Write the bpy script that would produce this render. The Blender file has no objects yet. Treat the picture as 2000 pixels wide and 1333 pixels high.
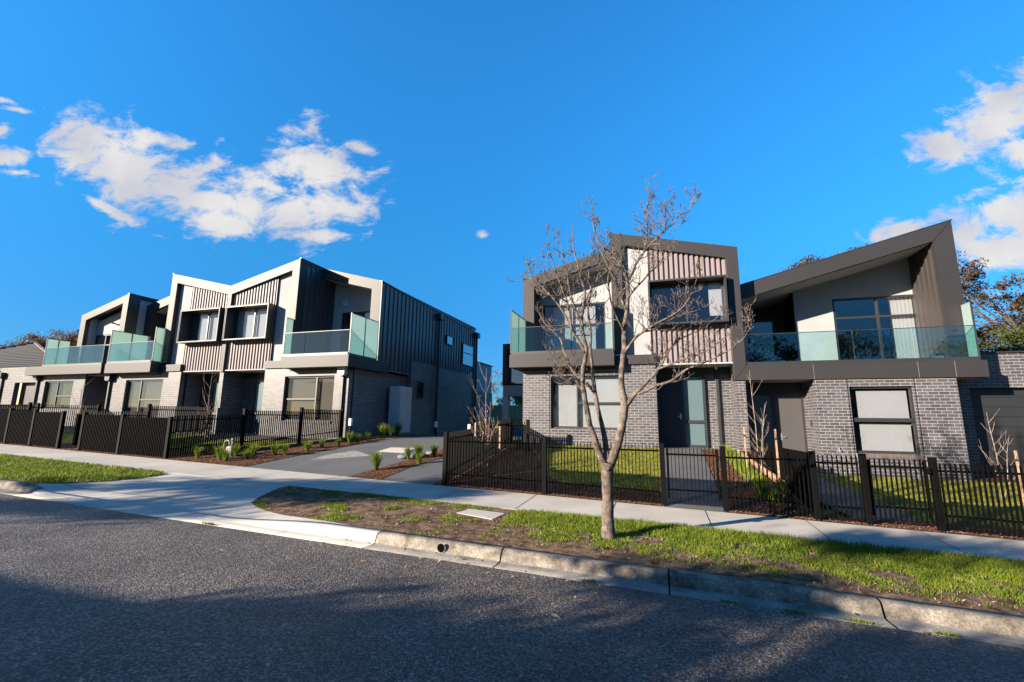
import bpy, bmesh, math, random
import numpy as np
from mathutils import Vector, Matrix, noise
R = math.radians
rnd = random.Random(7)
rng = np.random.default_rng(7)
def cl(v, a, b): return max(a, min(b, v))
# ------------------------------------------------------------------ camera, sky, sun, exposure
scene = bpy.context.scene
scene.view_settings.view_transform = 'Standard'
scene.view_settings.look = 'None'
scene.view_settings.gamma = 1
scene.view_settings.exposure = 1.8
YAW, PIT, ROL = R(18.10), R(9.77), R(.654)
cy, sy, cp, sp, cr, sr = math.cos(YAW), math.sin(YAW), math.cos(PIT), math.sin(PIT), math.cos(ROL), math.sin(ROL)
F_ = Vector((-sy*cp, cy*cp, sp)); R_ = Vector((cy, sy, 0)); U_ = R_.cross(F_)
RC = cr*R_ + sr*U_; UC = -sr*R_ + cr*U_
cam = bpy.data.cameras.new('camera'); camo = bpy.data.objects.new('camera', cam)
scene.collection.objects.link(camo); scene.camera = camo
cam.sensor_width = 36; cam.lens = 889.4/2000*36; cam.clip_end = 3000; cam.clip_start = .05
M4 = Matrix((RC, UC, -F_)).transposed().to_4x4(); M4.translation = Vector((0, 0, 1.7)); camo.matrix_world = M4
SUN = Vector((1, 1, -.44)).normalized()          # travel direction of the sunlight
sl = bpy.data.lights.new('sun', 'SUN'); so = bpy.data.objects.new('sun', sl); scene.collection.objects.link(so)
sl.energy = 5.0; sl.angle = R(.5); sl.color = (1, .87, .71)
so.rotation_euler = SUN.to_track_quat('-Z', 'Y').to_euler(); so.location = (-20, -20, 20)

world = bpy.data.worlds.new('World'); scene.world = world; world.use_nodes = True
wt = world.node_tree; wt.nodes.clear()
def N(t, ty, **kw):
    n = t.nodes.new(ty)
    for k, v in kw.items():
        if k in n.inputs if isinstance(k, str) else False: n.inputs[k].default_value = v
        else: setattr(n, k, v)
    return n
def mth(t, op, a, b=None, c=None, clamp=False):
    n = t.nodes.new('ShaderNodeMath'); n.operation = op; n.use_clamp = clamp
    for i, v in enumerate((a, b, c)):
        if v is None: continue
        if isinstance(v, (int, float)): n.inputs[i].default_value = v
        else: t.links.new(v, n.inputs[i])
    return n.outputs[0]
sky = wt.nodes.new('ShaderNodeTexSky'); sky.sky_type = 'NISHITA'; sky.sun_disc = False
sky.sun_elevation = math.asin(.44/math.sqrt(2+.44**2)); sky.sun_rotation = R(225)
sky.air_density = 1.0; sky.dust_density = .4; sky.ozone_density = 2.2; sky.altitude = 50
hs = wt.nodes.new('ShaderNodeHueSaturation'); hs.inputs['Saturation'].default_value = 1.1; hs.inputs['Value'].default_value = 1.0
tint = wt.nodes.new('ShaderNodeMix'); tint.data_type = 'RGBA'; tint.blend_type = 'MULTIPLY'; tint.inputs[0].default_value = 1; tint.inputs[7].default_value = (.22, .80, 1.10, 1)
wt.links.new(sky.outputs[0], hs.inputs['Color']); wt.links.new(hs.outputs[0], tint.inputs[6])
tcs = wt.nodes.new('ShaderNodeTexCoord'); sd_ = wt.nodes.new('ShaderNodeVectorMath'); sd_.operation = 'DOT_PRODUCT'; sd_.inputs[1].default_value = (-.707, -.707, 0); wt.links.new(tcs.outputs['Generated'], sd_.inputs[0])
sm_ = wt.nodes.new('ShaderNodeMapRange'); sm_.interpolation_type = 'SMOOTHSTEP'; wt.links.new(sd_.outputs['Value'], sm_.inputs[0]); sm_.inputs['From Min'].default_value = .30; sm_.inputs['From Max'].default_value = .95
tm_ = wt.nodes.new('ShaderNodeMix'); tm_.data_type = 'RGBA'; tm_.inputs[6].default_value = (.19, .79, 1.10, 1); tm_.inputs[7].default_value = (.42, .52, .72, 1)
hz_ = wt.nodes.new('ShaderNodeSeparateXYZ'); wt.links.new(tcs.outputs['Generated'], hz_.inputs[0]); hm_ = wt.nodes.new('ShaderNodeMapRange'); hm_.interpolation_type = 'SMOOTHSTEP'; wt.links.new(hz_.outputs[2], hm_.inputs[0]); hm_.inputs['From Max'].default_value = .38
th_ = wt.nodes.new('ShaderNodeMix'); th_.data_type = 'RGBA'; th_.inputs[6].default_value = (.20, .60, 1.12, 1); wt.links.new(hm_.outputs[0], th_.inputs[0]); th_.inputs[7].default_value = (.18, .78, 1.10, 1); wt.links.new(th_.outputs[2], tm_.inputs[6])
wt.links.new(sm_.outputs[0], tm_.inputs[0]); wt.links.new(tm_.outputs[2], tint.inputs[7])
tc = wt.nodes.new('ShaderNodeTexCoord')
def dotn(v):
    n = wt.nodes.new('ShaderNodeVectorMath'); n.operation = 'DOT_PRODUCT'
    wt.links.new(tc.outputs['Generated'], n.inputs[0]); n.inputs[1].default_value = v; return n.outputs['Value']
fd = mth(wt, 'MAXIMUM', dotn(F_), .05)
ca = mth(wt, 'DIVIDE', dotn(RC), fd); cb = mth(wt, 'DIVIDE', dotn(UC), fd)
cx = wt.nodes.new('ShaderNodeCombineXYZ'); wt.links.new(ca, cx.inputs[0]); wt.links.new(cb, cx.inputs[1])
# the clouds: real directions of the sky dome; each soft blob is (azimuth-like, height-like, half width, half height, tilt)
BL = [(165,285,85,62,-10),(250,330,110,62,-18),(350,372,120,66,-18),(460,390,115,52,-8),(625,330,92,58,-30),(655,395,75,44,-10),
 (430,435,70,28,-10),(560,415,90,46,0),(316,276,62,15,-14),(292,268,26,12,0),(610,458,88,13,0),(705,292,42,13,-25),(15,306,75,17,4),(0,255,26,11,0),
 (200,403,56,10,-25),(40,338,40,7,-8),(943,459,8,6,0),(30,214,30,5,-8),(10,197,22,5,-15),(320,465,26,6,-20),
 (1975,205,75,62,0),(1935,250,95,48,18),(1850,290,85,36,14),(1795,312,42,24,0),(2000,300,75,34,0),
 (1975,410,85,50,20),(1965,480,125,62,0),(1770,447,80,22,12),(1900,448,60,40,0),(2080,350,60,120,0)]
wn = wt.nodes.new('ShaderNodeTexNoise'); wn.inputs['Scale'].default_value = 10; wn.inputs['Detail'].default_value = 9; wn.inputs['Roughness'].default_value = .66
wn.inputs['Distortion'].default_value = .35
wmap = wt.nodes.new('ShaderNodeMapping'); wmap.inputs['Scale'].default_value = (1, 1.7, 1); wt.links.new(cx.outputs[0], wmap.inputs[0]); wt.links.new(wmap.outputs[0], wn.inputs['Vector'])
fld = None
for (u, v, rx, ry, an) in BL:
    mp = wt.nodes.new('ShaderNodeMapping'); mp.vector_type = 'TEXTURE'
    mp.inputs['Location'].default_value = ((u-1000)/889.4, (666.5-v)/889.4, 0)
    mp.inputs['Rotation'].default_value = (0, 0, R(an)); mp.inputs['Scale'].default_value = (rx*1.55/889.4, ry*1.5/889.4, 1)
    wt.links.new(cx.outputs[0], mp.inputs[0])
    ln = wt.nodes.new('ShaderNodeVectorMath'); ln.operation = 'LENGTH'; wt.links.new(mp.outputs[0], ln.inputs[0])
    f = mth(wt, 'MULTIPLY', mth(wt, 'SUBTRACT', 1.0, ln.outputs['Value']), cl(.45+max(rx, ry)/110., .5, 1.0) if 1 else 1)
    fld = f if fld is None else mth(wt, 'SMOOTH_MAX', fld, f, .12)
nz = mth(wt, 'MULTIPLY', mth(wt, 'SUBTRACT', wn.outputs['Fac'], .5), 3.2)
ct = mth(wt, 'ADD', fld, nz)
mr = wt.nodes.new('ShaderNodeMapRange'); mr.interpolation_type = 'SMOOTHSTEP'
mr.inputs['From Min'].default_value = .10; mr.inputs['From Max'].default_value = .80; mr.inputs['To Max'].default_value = .97
wt.links.new(ct, mr.inputs['Value'])
front = mth(wt, 'GREATER_THAN', dotn(F_), .1)
cm = mth(wt, 'MULTIPLY', mr.outputs[0], front)
wn2 = wt.nodes.new('ShaderNodeTexNoise'); wn2.inputs['Scale'].default_value = 5; wn2.inputs['Detail'].default_value = 4
wt.links.new(cx.outputs[0], wn2.inputs['Vector'])
cr2 = wt.nodes.new('ShaderNodeValToRGB'); cr2.color_ramp.elements[0].position = .35; cr2.color_ramp.elements[1].position = .62
cr2.color_ramp.elements[0].color = (1.95, 2.0, 2.25, 1); cr2.color_ramp.elements[1].color = (2.8, 2.72, 2.66, 1)
wt.links.new(wn2.outputs['Fac'], cr2.inputs[0])
mx = wt.nodes.new('ShaderNodeMix'); mx.data_type = 'RGBA'
wt.links.new(cm, mx.inputs[0]); sepz = wt.nodes.new('ShaderNodeSeparateXYZ'); wt.links.new(tc.outputs['Generated'], sepz.inputs[0])
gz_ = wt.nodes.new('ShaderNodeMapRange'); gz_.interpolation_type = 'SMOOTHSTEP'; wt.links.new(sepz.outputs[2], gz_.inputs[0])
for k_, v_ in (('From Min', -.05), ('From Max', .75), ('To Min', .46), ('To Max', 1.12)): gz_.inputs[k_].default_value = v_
gv = wt.nodes.new('ShaderNodeVectorMath'); gv.operation = 'SCALE'; wt.links.new(tint.outputs[2], gv.inputs[0]); zz_ = wt.nodes.new('ShaderNodeMapRange'); zz_.interpolation_type = 'SMOOTHSTEP'; wt.links.new(sepz.outputs[2], zz_.inputs[0])     # sky dimmed out of view, at zenith and sun side, to cut fill light
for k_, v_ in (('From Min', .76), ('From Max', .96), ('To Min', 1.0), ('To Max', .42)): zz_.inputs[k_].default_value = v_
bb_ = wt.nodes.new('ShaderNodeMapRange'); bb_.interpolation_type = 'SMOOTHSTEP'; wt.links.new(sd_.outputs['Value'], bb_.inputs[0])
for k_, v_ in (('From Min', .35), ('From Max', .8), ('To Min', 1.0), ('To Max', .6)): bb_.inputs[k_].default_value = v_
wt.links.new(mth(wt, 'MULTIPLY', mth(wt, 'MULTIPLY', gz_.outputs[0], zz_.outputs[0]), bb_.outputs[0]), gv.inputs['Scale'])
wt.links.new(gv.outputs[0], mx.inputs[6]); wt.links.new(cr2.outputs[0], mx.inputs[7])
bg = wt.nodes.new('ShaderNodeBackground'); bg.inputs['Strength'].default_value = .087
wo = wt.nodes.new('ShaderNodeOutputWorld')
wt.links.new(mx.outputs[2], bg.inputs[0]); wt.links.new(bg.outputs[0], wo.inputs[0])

# ------------------------------------------------------------------ terrain profile
def cl(v, a, b): return max(a, min(b, v))
def ss(a, b, x):
    t = cl((x-a)/(b-a), 0, 1); return t*t*(3-2*t)
def s(x): return .005-.029*cl(x, -60, 40)
def m(x): return max(ss(-7.2, -4.8, x), 1-ss(-12.6, -11.6, x))
def hb(x):
    a = max(.95, s(x)+.08); b = .95-.10*ss(-6.5, -5, x); c = b+(.27-b)*ss(2.55, 2.8, x)
    return max(a if x < -11.5 else c, s(x)+.05)
def H(x, y):
    if y >= 10.1:
        yb = 14.7 if x < -11 else 15.4
        return s(x)+(hb(x)-s(x))*cl((y-10.1)/(yb-10.1), 0, 1)
    z = s(x)+.02*(y-10.1)
    if y >= 8.45: return z
    if y >= 6.25: return z-.12*(1-m(x))*(8.45-y)/2.2
    if y > 5.75: return s(x)-.23
    if y > -2.05: return s(x)-.203+.02*(3.95-abs(y-1.8))
    return s(x)-.06

# ------------------------------------------------------------------ mesh helpers
COL = scene.collection
def link(o): COL.objects.link(o); return o
def tag(o, label=None, cat=None, group=None, kind=None):
    if label: o['label'] = label
    if cat: o['category'] = cat
    if group: o['group'] = group
    if kind: o['kind'] = kind
    return o
def thing(name, label, cat, loc=(0, 0, 0), group=None):
    o = bpy.data.objects.new(name, None); o.empty_display_size = .2; link(o); o.location = loc
    o['org'] = tuple(loc); return tag(o, label, cat, group)
def org(o):
    v = Vector((0, 0, 0))
    while o is not None:
        v += Vector(o.location); o = o.parent
    return v
class MB:
    def __init__(s_, f=None): s_.v = []; s_.f = []; s_.fn = f
    def add(s_, vs, fs):
        b = len(s_.v)
        s_.v += [tuple(s_.fn(*p)) if s_.fn else tuple(p) for p in vs]
        s_.f += [tuple(b+i for i in q) for q in fs]
    def box(s_, x0, x1, y0, y1, z0, z1):
        s_.add([(x0,y0,z0),(x1,y0,z0),(x1,y1,z0),(x0,y1,z0),(x0,y0,z1),(x1,y0,z1),(x1,y1,z1),(x0,y1,z1)],
               [(0,1,5,4),(1,2,6,5),(2,3,7,6),(3,0,4,7),(4,5,6,7),(3,2,1,0)]); return s_
    def prism(s_, pts, y0, y1):          # polygon in x,z pushed from y0 to y1
        n = len(pts)
        s_.add([(x, y0, z) for x, z in pts]+[(x, y1, z) for x, z in pts],
               [tuple(range(n)), tuple(range(2*n-1, n-1, -1))]+[(i, i+n, (i+1) % n+n, (i+1) % n) for i in range(n)]); return s_
    def prismx(s_, pts, x0, x1):         # polygon in y,z pushed along x
        n = len(pts)
        s_.add([(x0, y, z) for y, z in pts]+[(x1, y, z) for y, z in pts],
               [tuple(range(n)), tuple(range(2*n-1, n-1, -1))]+[(i, i+n, (i+1) % n+n, (i+1) % n) for i in range(n)]); return s_
    def bar(s_, p, q, w, h=None):        # straight bar of section w x h from p to q
        p, q = Vector(p), Vector(q); d = (q-p).normalized(); h = h or w
        up = Vector((0, 0, 1)) if abs(d.z) < .95 else Vector((0, 1, 0))
        a = d.cross(up).normalized(); b = a.cross(d); a *= w/2; b *= h/2
        vs = [p-a-b, p+a-b, p+a+b, p-a+b, q-a-b, q+a-b, q+a+b, q-a+b]
        s_.add(vs, [(0,1,2,3),(7,6,5,4),(0,4,5,1),(1,5,6,2),(2,6,7,3),(3,7,4,0)]); return s_
    def quad(s_, *p): s_.add(p, [tuple(range(len(p)))]); return s_
    def tube(s_, pts, rad, n=6, cap=True):
        pts = [Vector(p) for p in pts]; b = len(s_.v); ref = None
        for i, p in enumerate(pts):
            d = (pts[min(i+1, len(pts)-1)]-pts[max(i-1, 0)])
            d = d.normalized() if d.length > 1e-9 else Vector((0, 0, 1))
            if ref is None: ref = d.orthogonal().normalized()
            ref = (ref-d*ref.dot(d)); ref = ref.normalized() if ref.length > 1e-6 else d.orthogonal().normalized()
            o = d.cross(ref)
            for k in range(n):
                a = 2*math.pi*k/n; q = p+(ref*math.cos(a)+o*math.sin(a))*rad[i]
                s_.v.append(tuple(s_.fn(*q)) if s_.fn else tuple(q))
        for i in range(len(pts)-1):
            for k in range(n):
                k2 = (k+1) % n; s_.f.append((b+i*n+k, b+i*n+k2, b+(i+1)*n+k2, b+(i+1)*n+k))
        if cap:
            s_.f.append(tuple(b+k for k in range(n))[::-1]); e = b+(len(pts)-1)*n; s_.f.append(tuple(e+k for k in range(n)))
        return s_
    def lathe(s_, prof, c, n=16):
        b = len(s_.v)
        for r_, z in prof:
            for k in range(n):
                a = 2*math.pi*k/n; s_.v.append((c[0]+r_*math.cos(a), c[1]+r_*math.sin(a), c[2]+z))
        for i in range(len(prof)-1):
            for k in range(n):
                k2 = (k+1) % n; s_.f.append((b+i*n+k, b+i*n+k2, b+(i+1)*n+k2, b+(i+1)*n+k))
        s_.f.append(tuple(b+k for k in range(n))[::-1]); e = b+(len(prof)-1)*n; s_.f.append(tuple(e+k for k in range(n))); return s_
    def build(s_, name, mat, parent=None, smooth=False, recalc=True, bevel=0, uv=True):
        me = bpy.data.meshes.new(name); o3 = org(parent) if parent else Vector((0, 0, 0))
        me.from_pydata([(x-o3.x, y-o3.y, z-o3.z) for x, y, z in s_.v], [], s_.f)
        if recalc:
            bm = bmesh.new(); bm.from_mesh(me); bmesh.ops.recalc_face_normals(bm, faces=bm.faces); bm.to_mesh(me); bm.free()
        if uv:
            ul = me.uv_layers.new(name='UVMap'); nl = len(me.loops)
            co = np.empty(len(me.vertices)*3); me.vertices.foreach_get('co', co); co = co.reshape(-1, 3)+np.array(o3)
            vi = np.empty(nl, int); me.loops.foreach_get('vertex_index', vi)
            nf = len(me.polygons); nrm = np.empty(nf*3); me.polygons.foreach_get('normal', nrm); nrm = np.abs(nrm.reshape(-1, 3))
            lt = np.empty(nf, int); me.polygons.foreach_get('loop_total', lt)
            ln_ = np.repeat(nrm, lt, axis=0); P = co[vi]; uvw = np.empty((nl, 2))
            top = ln_[:, 2] > .7; fx = (ln_[:, 0] > ln_[:, 1]) & ~top; fy = ~top & ~fx
            uvw[top] = P[top][:, :2]; uvw[fx] = P[fx][:, 1:]; uvw[fy] = P[fy][:, ::2]
            ul.data.foreach_set('uv', uvw.ravel())
        if mat: me.materials.append(mat)
        if smooth: me.polygons.foreach_set('use_smooth', [True]*len(me.polygons))
        o = bpy.data.objects.new(name, me); link(o)
        if parent: o.parent = parent
        if bevel:
            b = o.modifiers.new('bevel', 'BEVEL'); b.width = bevel; b.segments = 2; b.limit_method = 'ANGLE'
        return o
def raw_mesh(name, V, Fq, mat, parent=None):       # numpy arrays, faces all the same length
    me = bpy.data.meshes.new(name); n = len(V); k = Fq.shape[1]; nf = len(Fq)
    me.vertices.add(n); me.vertices.foreach_set('co', np.asarray(V, dtype=np.float32).ravel())
    me.loops.add(nf*k); me.loops.foreach_set('vertex_index', Fq.astype(np.int32).ravel())
    me.polygons.add(nf); me.polygons.foreach_set('loop_start', np.arange(nf, dtype=np.int32)*k)
    me.update(calc_edges=True); me.validate()
    me.materials.append(mat); o = bpy.data.objects.new(name, me); link(o)
    if parent: o.parent = parent
    return o
def sheet(name, poly, mat, off=.0, step=.5, hf=H, skirt=0, parent=None):
    bm = bmesh.new(); bm.faces.new([bm.verts.new((x, y, 0)) for x, y in poly])
    xs = [p[0] for p in poly]; ys = [p[1] for p in poly]
    for ax, lo, hi in ((0, min(xs), max(xs)), (1, min(ys), max(ys))):
        vals = [lo+step*i for i in range(1, int((hi-lo)/step)+1)]
        if ax == 1: vals += [v for v in (5.75, 6.25, 8.45, 10.1, 14.7, 15.4) if lo < v < hi]
        for v in vals:
            g = bm.verts[:]+bm.edges[:]+bm.faces[:]
            co = (v, 0, 0) if ax == 0 else (0, v, 0); no = (1, 0, 0) if ax == 0 else (0, 1, 0)
            bmesh.ops.bisect_plane(bm, geom=g, plane_co=co, plane_no=no)
    if skirt:
        ed = [e for e in bm.edges if len(e.link_faces) == 1]
    for v in bm.verts: v.co.z = hf(v.co.x, v.co.y)+off
    if skirt:
        r = bmesh.ops.extrude_edge_only(bm, edges=ed)
        for v in r['geom']:
            if isinstance(v, bmesh.types.BMVert): v.co.z -= skirt
    me = bpy.data.meshes.new(name); bmesh.ops.recalc_face_normals(bm, faces=bm.faces); bm.to_mesh(me); bm.free()
    up = sum(p.normal.z for p in me.polygons)
    if up < 0: me.flip_normals()
    me.materials.append(mat); o = bpy.data.objects.new(name, me); link(o)
    if parent: o.parent = parent
    return o

# ------------------------------------------------------------------ materials
MATS = {}
def base_mat(name):
    mt = bpy.data.materials.new(name); mt.use_nodes = True; t = mt.node_tree
    p = t.nodes['Principled BSDF']; MATS[name] = mt; return mt, t, p
K_ = .76          # scales base colours down so shade comes out darker under the raised exposure
def dim(c): return tuple(v*K_ for v in c)
def mat(name, col, rough=.6, spec=.5, var=.12, vscale=3., fine=0., fscale=60., bump=0., metal=0., col2=None, detail=5):
    col = dim(col); col2 = dim(col2) if col2 else None
    mt, t, p = base_mat(name); L = t.links
    p.inputs['Roughness'].default_value = rough; p.inputs['Specular IOR Level'].default_value = spec; p.inputs['Metallic'].default_value = metal
    tcn = t.nodes.new('ShaderNodeTexCoord')
    nt = t.nodes.new('ShaderNodeTexNoise'); nt.inputs['Scale'].default_value = vscale; nt.inputs['Detail'].default_value = detail; L.new(tcn.outputs['Object'], nt.inputs[0])
    rp = t.nodes.new('ShaderNodeValToRGB'); rp.color_ramp.elements[0].position = .3; rp.color_ramp.elements[1].position = .7
    c2 = col2 or col
    rp.color_ramp.elements[0].color = tuple(c*(1-var) for c in col)+(1,); rp.color_ramp.elements[1].color = tuple(min(1, c*(1+var)) for c in c2)+(1,)
    L.new(nt.outputs['Fac'], rp.inputs[0]); out = rp.outputs[0]
    if fine or bump:
        nf = t.nodes.new('ShaderNodeTexNoise'); nf.inputs['Scale'].default_value = fscale; nf.inputs['Detail'].default_value = 3; L.new(tcn.outputs['Object'], nf.inputs[0])
    if fine:
        mr_ = t.nodes.new('ShaderNodeMapRange'); mr_.inputs['From Min'].default_value = .3; mr_.inputs['From Max'].default_value = .7
        mr_.inputs['To Min'].default_value = 1-fine; mr_.inputs['To Max'].default_value = 1+fine; L.new(nf.outputs['Fac'], mr_.inputs[0])
        vm = t.nodes.new('ShaderNodeVectorMath'); vm.operation = 'SCALE'; L.new(out, vm.inputs[0]); L.new(mr_.outputs[0], vm.inputs['Scale']); out = vm.outputs[0]
    L.new(out, p.inputs['Base Color'])
    if bump:
        bp = t.nodes.new('ShaderNodeBump'); bp.inputs['Strength'].default_value = bump; bp.inputs['Distance'].default_value = .01
        L.new(nf.outputs['Fac'], bp.inputs['Height']); L.new(bp.outputs[0], p.inputs['Normal'])
    return mt
def brick_mat(name, c1, c2, mortar, rough=.55):
    c1, c2, mortar = dim(c1), dim(c2), dim(mortar)
    mt, t, p = base_mat(name); L = t.links
    uvn = t.nodes.new('ShaderNodeUVMap'); uvn.uv_map = 'UVMap'
    bt = t.nodes.new('ShaderNodeTexBrick'); L.new(uvn.outputs[0], bt.inputs['Vector'])
    for k, v in (('Scale', 1), ('Brick Width', .24), ('Row Height', .086), ('Mortar Size', .0055), ('Mortar Smooth', .12), ('Bias', 0)): bt.inputs[k].default_value = v
    bt.inputs['Color1'].default_value = c1+(1,); bt.inputs['Color2'].default_value = c2+(1,); bt.inputs['Mortar'].default_value = mortar+(1,)
    nt = t.nodes.new('ShaderNodeTexNoise'); nt.inputs['Scale'].default_value = 55; nt.inputs['Detail'].default_value = 4; L.new(uvn.outputs[0], nt.inputs[0])
    n2 = t.nodes.new('ShaderNodeTexNoise'); n2.inputs['Scale'].default_value = 1.3; n2.inputs['Detail'].default_value = 5; L.new(uvn.outputs[0], n2.inputs[0])
    a = mth(t, 'ADD', mth(t, 'MULTIPLY', nt.outputs['Fac'], 1.0), mth(t, 'MULTIPLY', n2.outputs['Fac'], .45))
    vm = t.nodes.new('ShaderNodeVectorMath'); vm.operation = 'SCALE'; L.new(bt.outputs['Color'], vm.inputs[0]); L.new(mth(t, 'ADD', a, .28), vm.inputs['Scale'])
    L.new(vm.outputs[0], p.inputs['Base Color'])
    p.inputs['Specular IOR Level'].default_value = .42
    rr = mth(t, 'ADD', mth(t, 'MULTIPLY', bt.outputs['Fac'], .35), rough); L.new(rr, p.inputs['Roughness'])
    h = mth(t, 'SUBTRACT', mth(t, 'MULTIPLY', nt.outputs['Fac'], .35), bt.outputs['Fac'])
    bp = t.nodes.new('ShaderNodeBump'); bp.inputs['Strength'].default_value = .5; bp.inputs['Distance'].default_value = .006
    L.new(h, bp.inputs['Height']); L.new(bp.outputs[0], p.inputs['Normal'])
    return mt
def glass_mat(name, tint, refl=.10, frost=None, rough=.0):
    mt = bpy.data.materials.new(name); mt.use_nodes = True; t = mt.node_tree; t.nodes.clear(); L = t.links
    o = t.nodes.new('ShaderNodeOutputMaterial'); tr = t.nodes.new('ShaderNodeBsdfTransparent'); tr.inputs[0].default_value = tint+(1,)
    gl = t.nodes.new('ShaderNodeBsdfGlossy'); gl.inputs['Roughness'].default_value = rough; gl.inputs['Color'].default_value = (.95, .98, 1, 1)
    nt = t.nodes.new('ShaderNodeTexNoise'); tcn = t.nodes.new('ShaderNodeTexCoord'); L.new(tcn.outputs['Object'], nt.inputs[0]); nt.inputs['Scale'].default_value = .8
    bp = t.nodes.new('ShaderNodeBump'); bp.inputs['Strength'].default_value = .03; bp.inputs['Distance'].default_value = .05; L.new(nt.outputs['Fac'], bp.inputs['Height']); L.new(bp.outputs[0], gl.inputs['Normal'])
    fr = t.nodes.new('ShaderNodeLayerWeight'); fr.inputs['Blend'].default_value = .18
    fac = mth(t, 'ADD', mth(t, 'MULTIPLY', fr.outputs['Fresnel'], .6), refl, clamp=True)
    mx_ = t.nodes.new('ShaderNodeMixShader'); L.new(fac, mx_.inputs[0]); L.new(gl.outputs[0], mx_.inputs[2])
    if frost:
        d = t.nodes.new('ShaderNodeBsdfDiffuse'); d.inputs[0].default_value = frost+(1,)
        tl = t.nodes.new('ShaderNodeBsdfTranslucent'); tl.inputs[0].default_value = frost+(1,)
        m1 = t.nodes.new('ShaderNodeMixShader'); m1.inputs[0].default_value = .62; L.new(d.outputs[0], m1.inputs[1]); L.new(tl.outputs[0], m1.inputs[2])
        m2 = t.nodes.new('ShaderNodeMixShader'); m2.inputs[0].default_value = .12; L.new(m1.outputs[0], m2.inputs[1]); L.new(tr.outputs[0], m2.inputs[2])
        L.new(m2.outputs[0], mx_.inputs[1])
    else: L.new(tr.outputs[0], mx_.inputs[1])
    L.new(mx_.outputs[0], o.inputs[0]); MATS[name] = mt; return mt
def leaf_mat(name, c1, c2, trans=.35, scale=2.5, rough=.55):
    c1, c2 = dim(c1), dim(c2)
    mt = bpy.data.materials.new(name); mt.use_nodes = True; t = mt.node_tree; L = t.links; p = t.nodes['Principled BSDF']
    o = t.nodes['Material Output']; p.inputs['Roughness'].default_value = rough; p.inputs['Specular IOR Level'].default_value = .3
    tcn = t.nodes.new('ShaderNodeTexCoord'); nt = t.nodes.new('ShaderNodeTexNoise'); nt.inputs['Scale'].default_value = scale; nt.inputs['Detail'].default_value = 6; nt.inputs['Roughness'].default_value = .75
    L.new(tcn.outputs['Object'], nt.inputs[0]); rp = t.nodes.new('ShaderNodeValToRGB'); rp.color_ramp.elements[0].position = .36; rp.color_ramp.elements[1].position = .64
    rp.color_ramp.elements[0].color = c1+(1,); rp.color_ramp.elements[1].color = c2+(1,); L.new(nt.outputs['Fac'], rp.inputs[0]); L.new(rp.outputs[0], p.inputs['Base Color'])
    tl = t.nodes.new('ShaderNodeBsdfTranslucent'); L.new(rp.outputs[0], tl.inputs[0]); mx_ = t.nodes.new('ShaderNodeMixShader'); mx_.inputs[0].default_value = trans
    L.new(p.outputs[0], mx_.inputs[1]); L.new(tl.outputs[0], mx_.inputs[2]); L.new(mx_.outputs[0], o.inputs[0]); MATS[name] = mt; return mt
def asphalt_mat(name):
    mt, t, p = base_mat(name); L = t.links; tcn = t.nodes.new('ShaderNodeTexCoord')
    vo = t.nodes.new('ShaderNodeTexVoronoi'); vo.inputs['Scale'].default_value = 62; L.new(tcn.outputs['Object'], vo.inputs[0])
    nb = t.nodes.new('ShaderNodeTexNoise'); nb.inputs['Scale'].default_value = .9; nb.inputs['Detail'].default_value = 7; nb.inputs['Roughness'].default_value = .65; L.new(tcn.outputs['Object'], nb.inputs[0])
    nf = t.nodes.new('ShaderNodeTexNoise'); nf.inputs['Scale'].default_value = 38; nf.inputs['Detail'].default_value = 4; nf.inputs['Roughness'].default_value = .8; L.new(tcn.outputs['Object'], nf.inputs[0])
    rp = t.nodes.new('ShaderNodeValToRGB'); e = rp.color_ramp.elements; e[0].position = 0; e[0].color = (.014, .012, .012, 1); e[1].position = 1; e[1].color = (.85, .72, .60, 1)
    x = e.new(.45); x.color = (.048, .040, .036, 1); x = e.new(.78); x.color = (.22, .185, .16, 1)
    sep = t.nodes.new('ShaderNodeSeparateColor'); L.new(vo.outputs['Color'], sep.inputs[0])
    mix = mth(t, 'ADD', mth(t, 'MULTIPLY', sep.outputs[0], .55), mth(t, 'MULTIPLY', nf.outputs['Fac'], .5)); L.new(mix, rp.inputs[0])
    vm = t.nodes.new('ShaderNodeVectorMath'); vm.operation = 'SCALE'; L.new(rp.outputs[0], vm.inputs[0]); L.new(mth(t, 'ADD', mth(t, 'MULTIPLY', nb.outputs['Fac'], 1.75), -.08), vm.inputs['Scale'])
    L.new(vm.outputs[0], p.inputs['Base Color']); p.inputs['Roughness'].default_value = .62; p.inputs['Specular IOR Level'].default_value = .5
    bp = t.nodes.new('ShaderNodeBump'); bp.inputs['Strength'].default_value = .9; bp.inputs['Distance'].default_value = .012
    hh = mth(t, 'SUBTRACT', mth(t, 'MULTIPLY', nf.outputs['Fac'], .6), vo.outputs['Distance']); L.new(hh, bp.inputs['Height']); L.new(bp.outputs[0], p.inputs['Normal'])
    return mt

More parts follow.
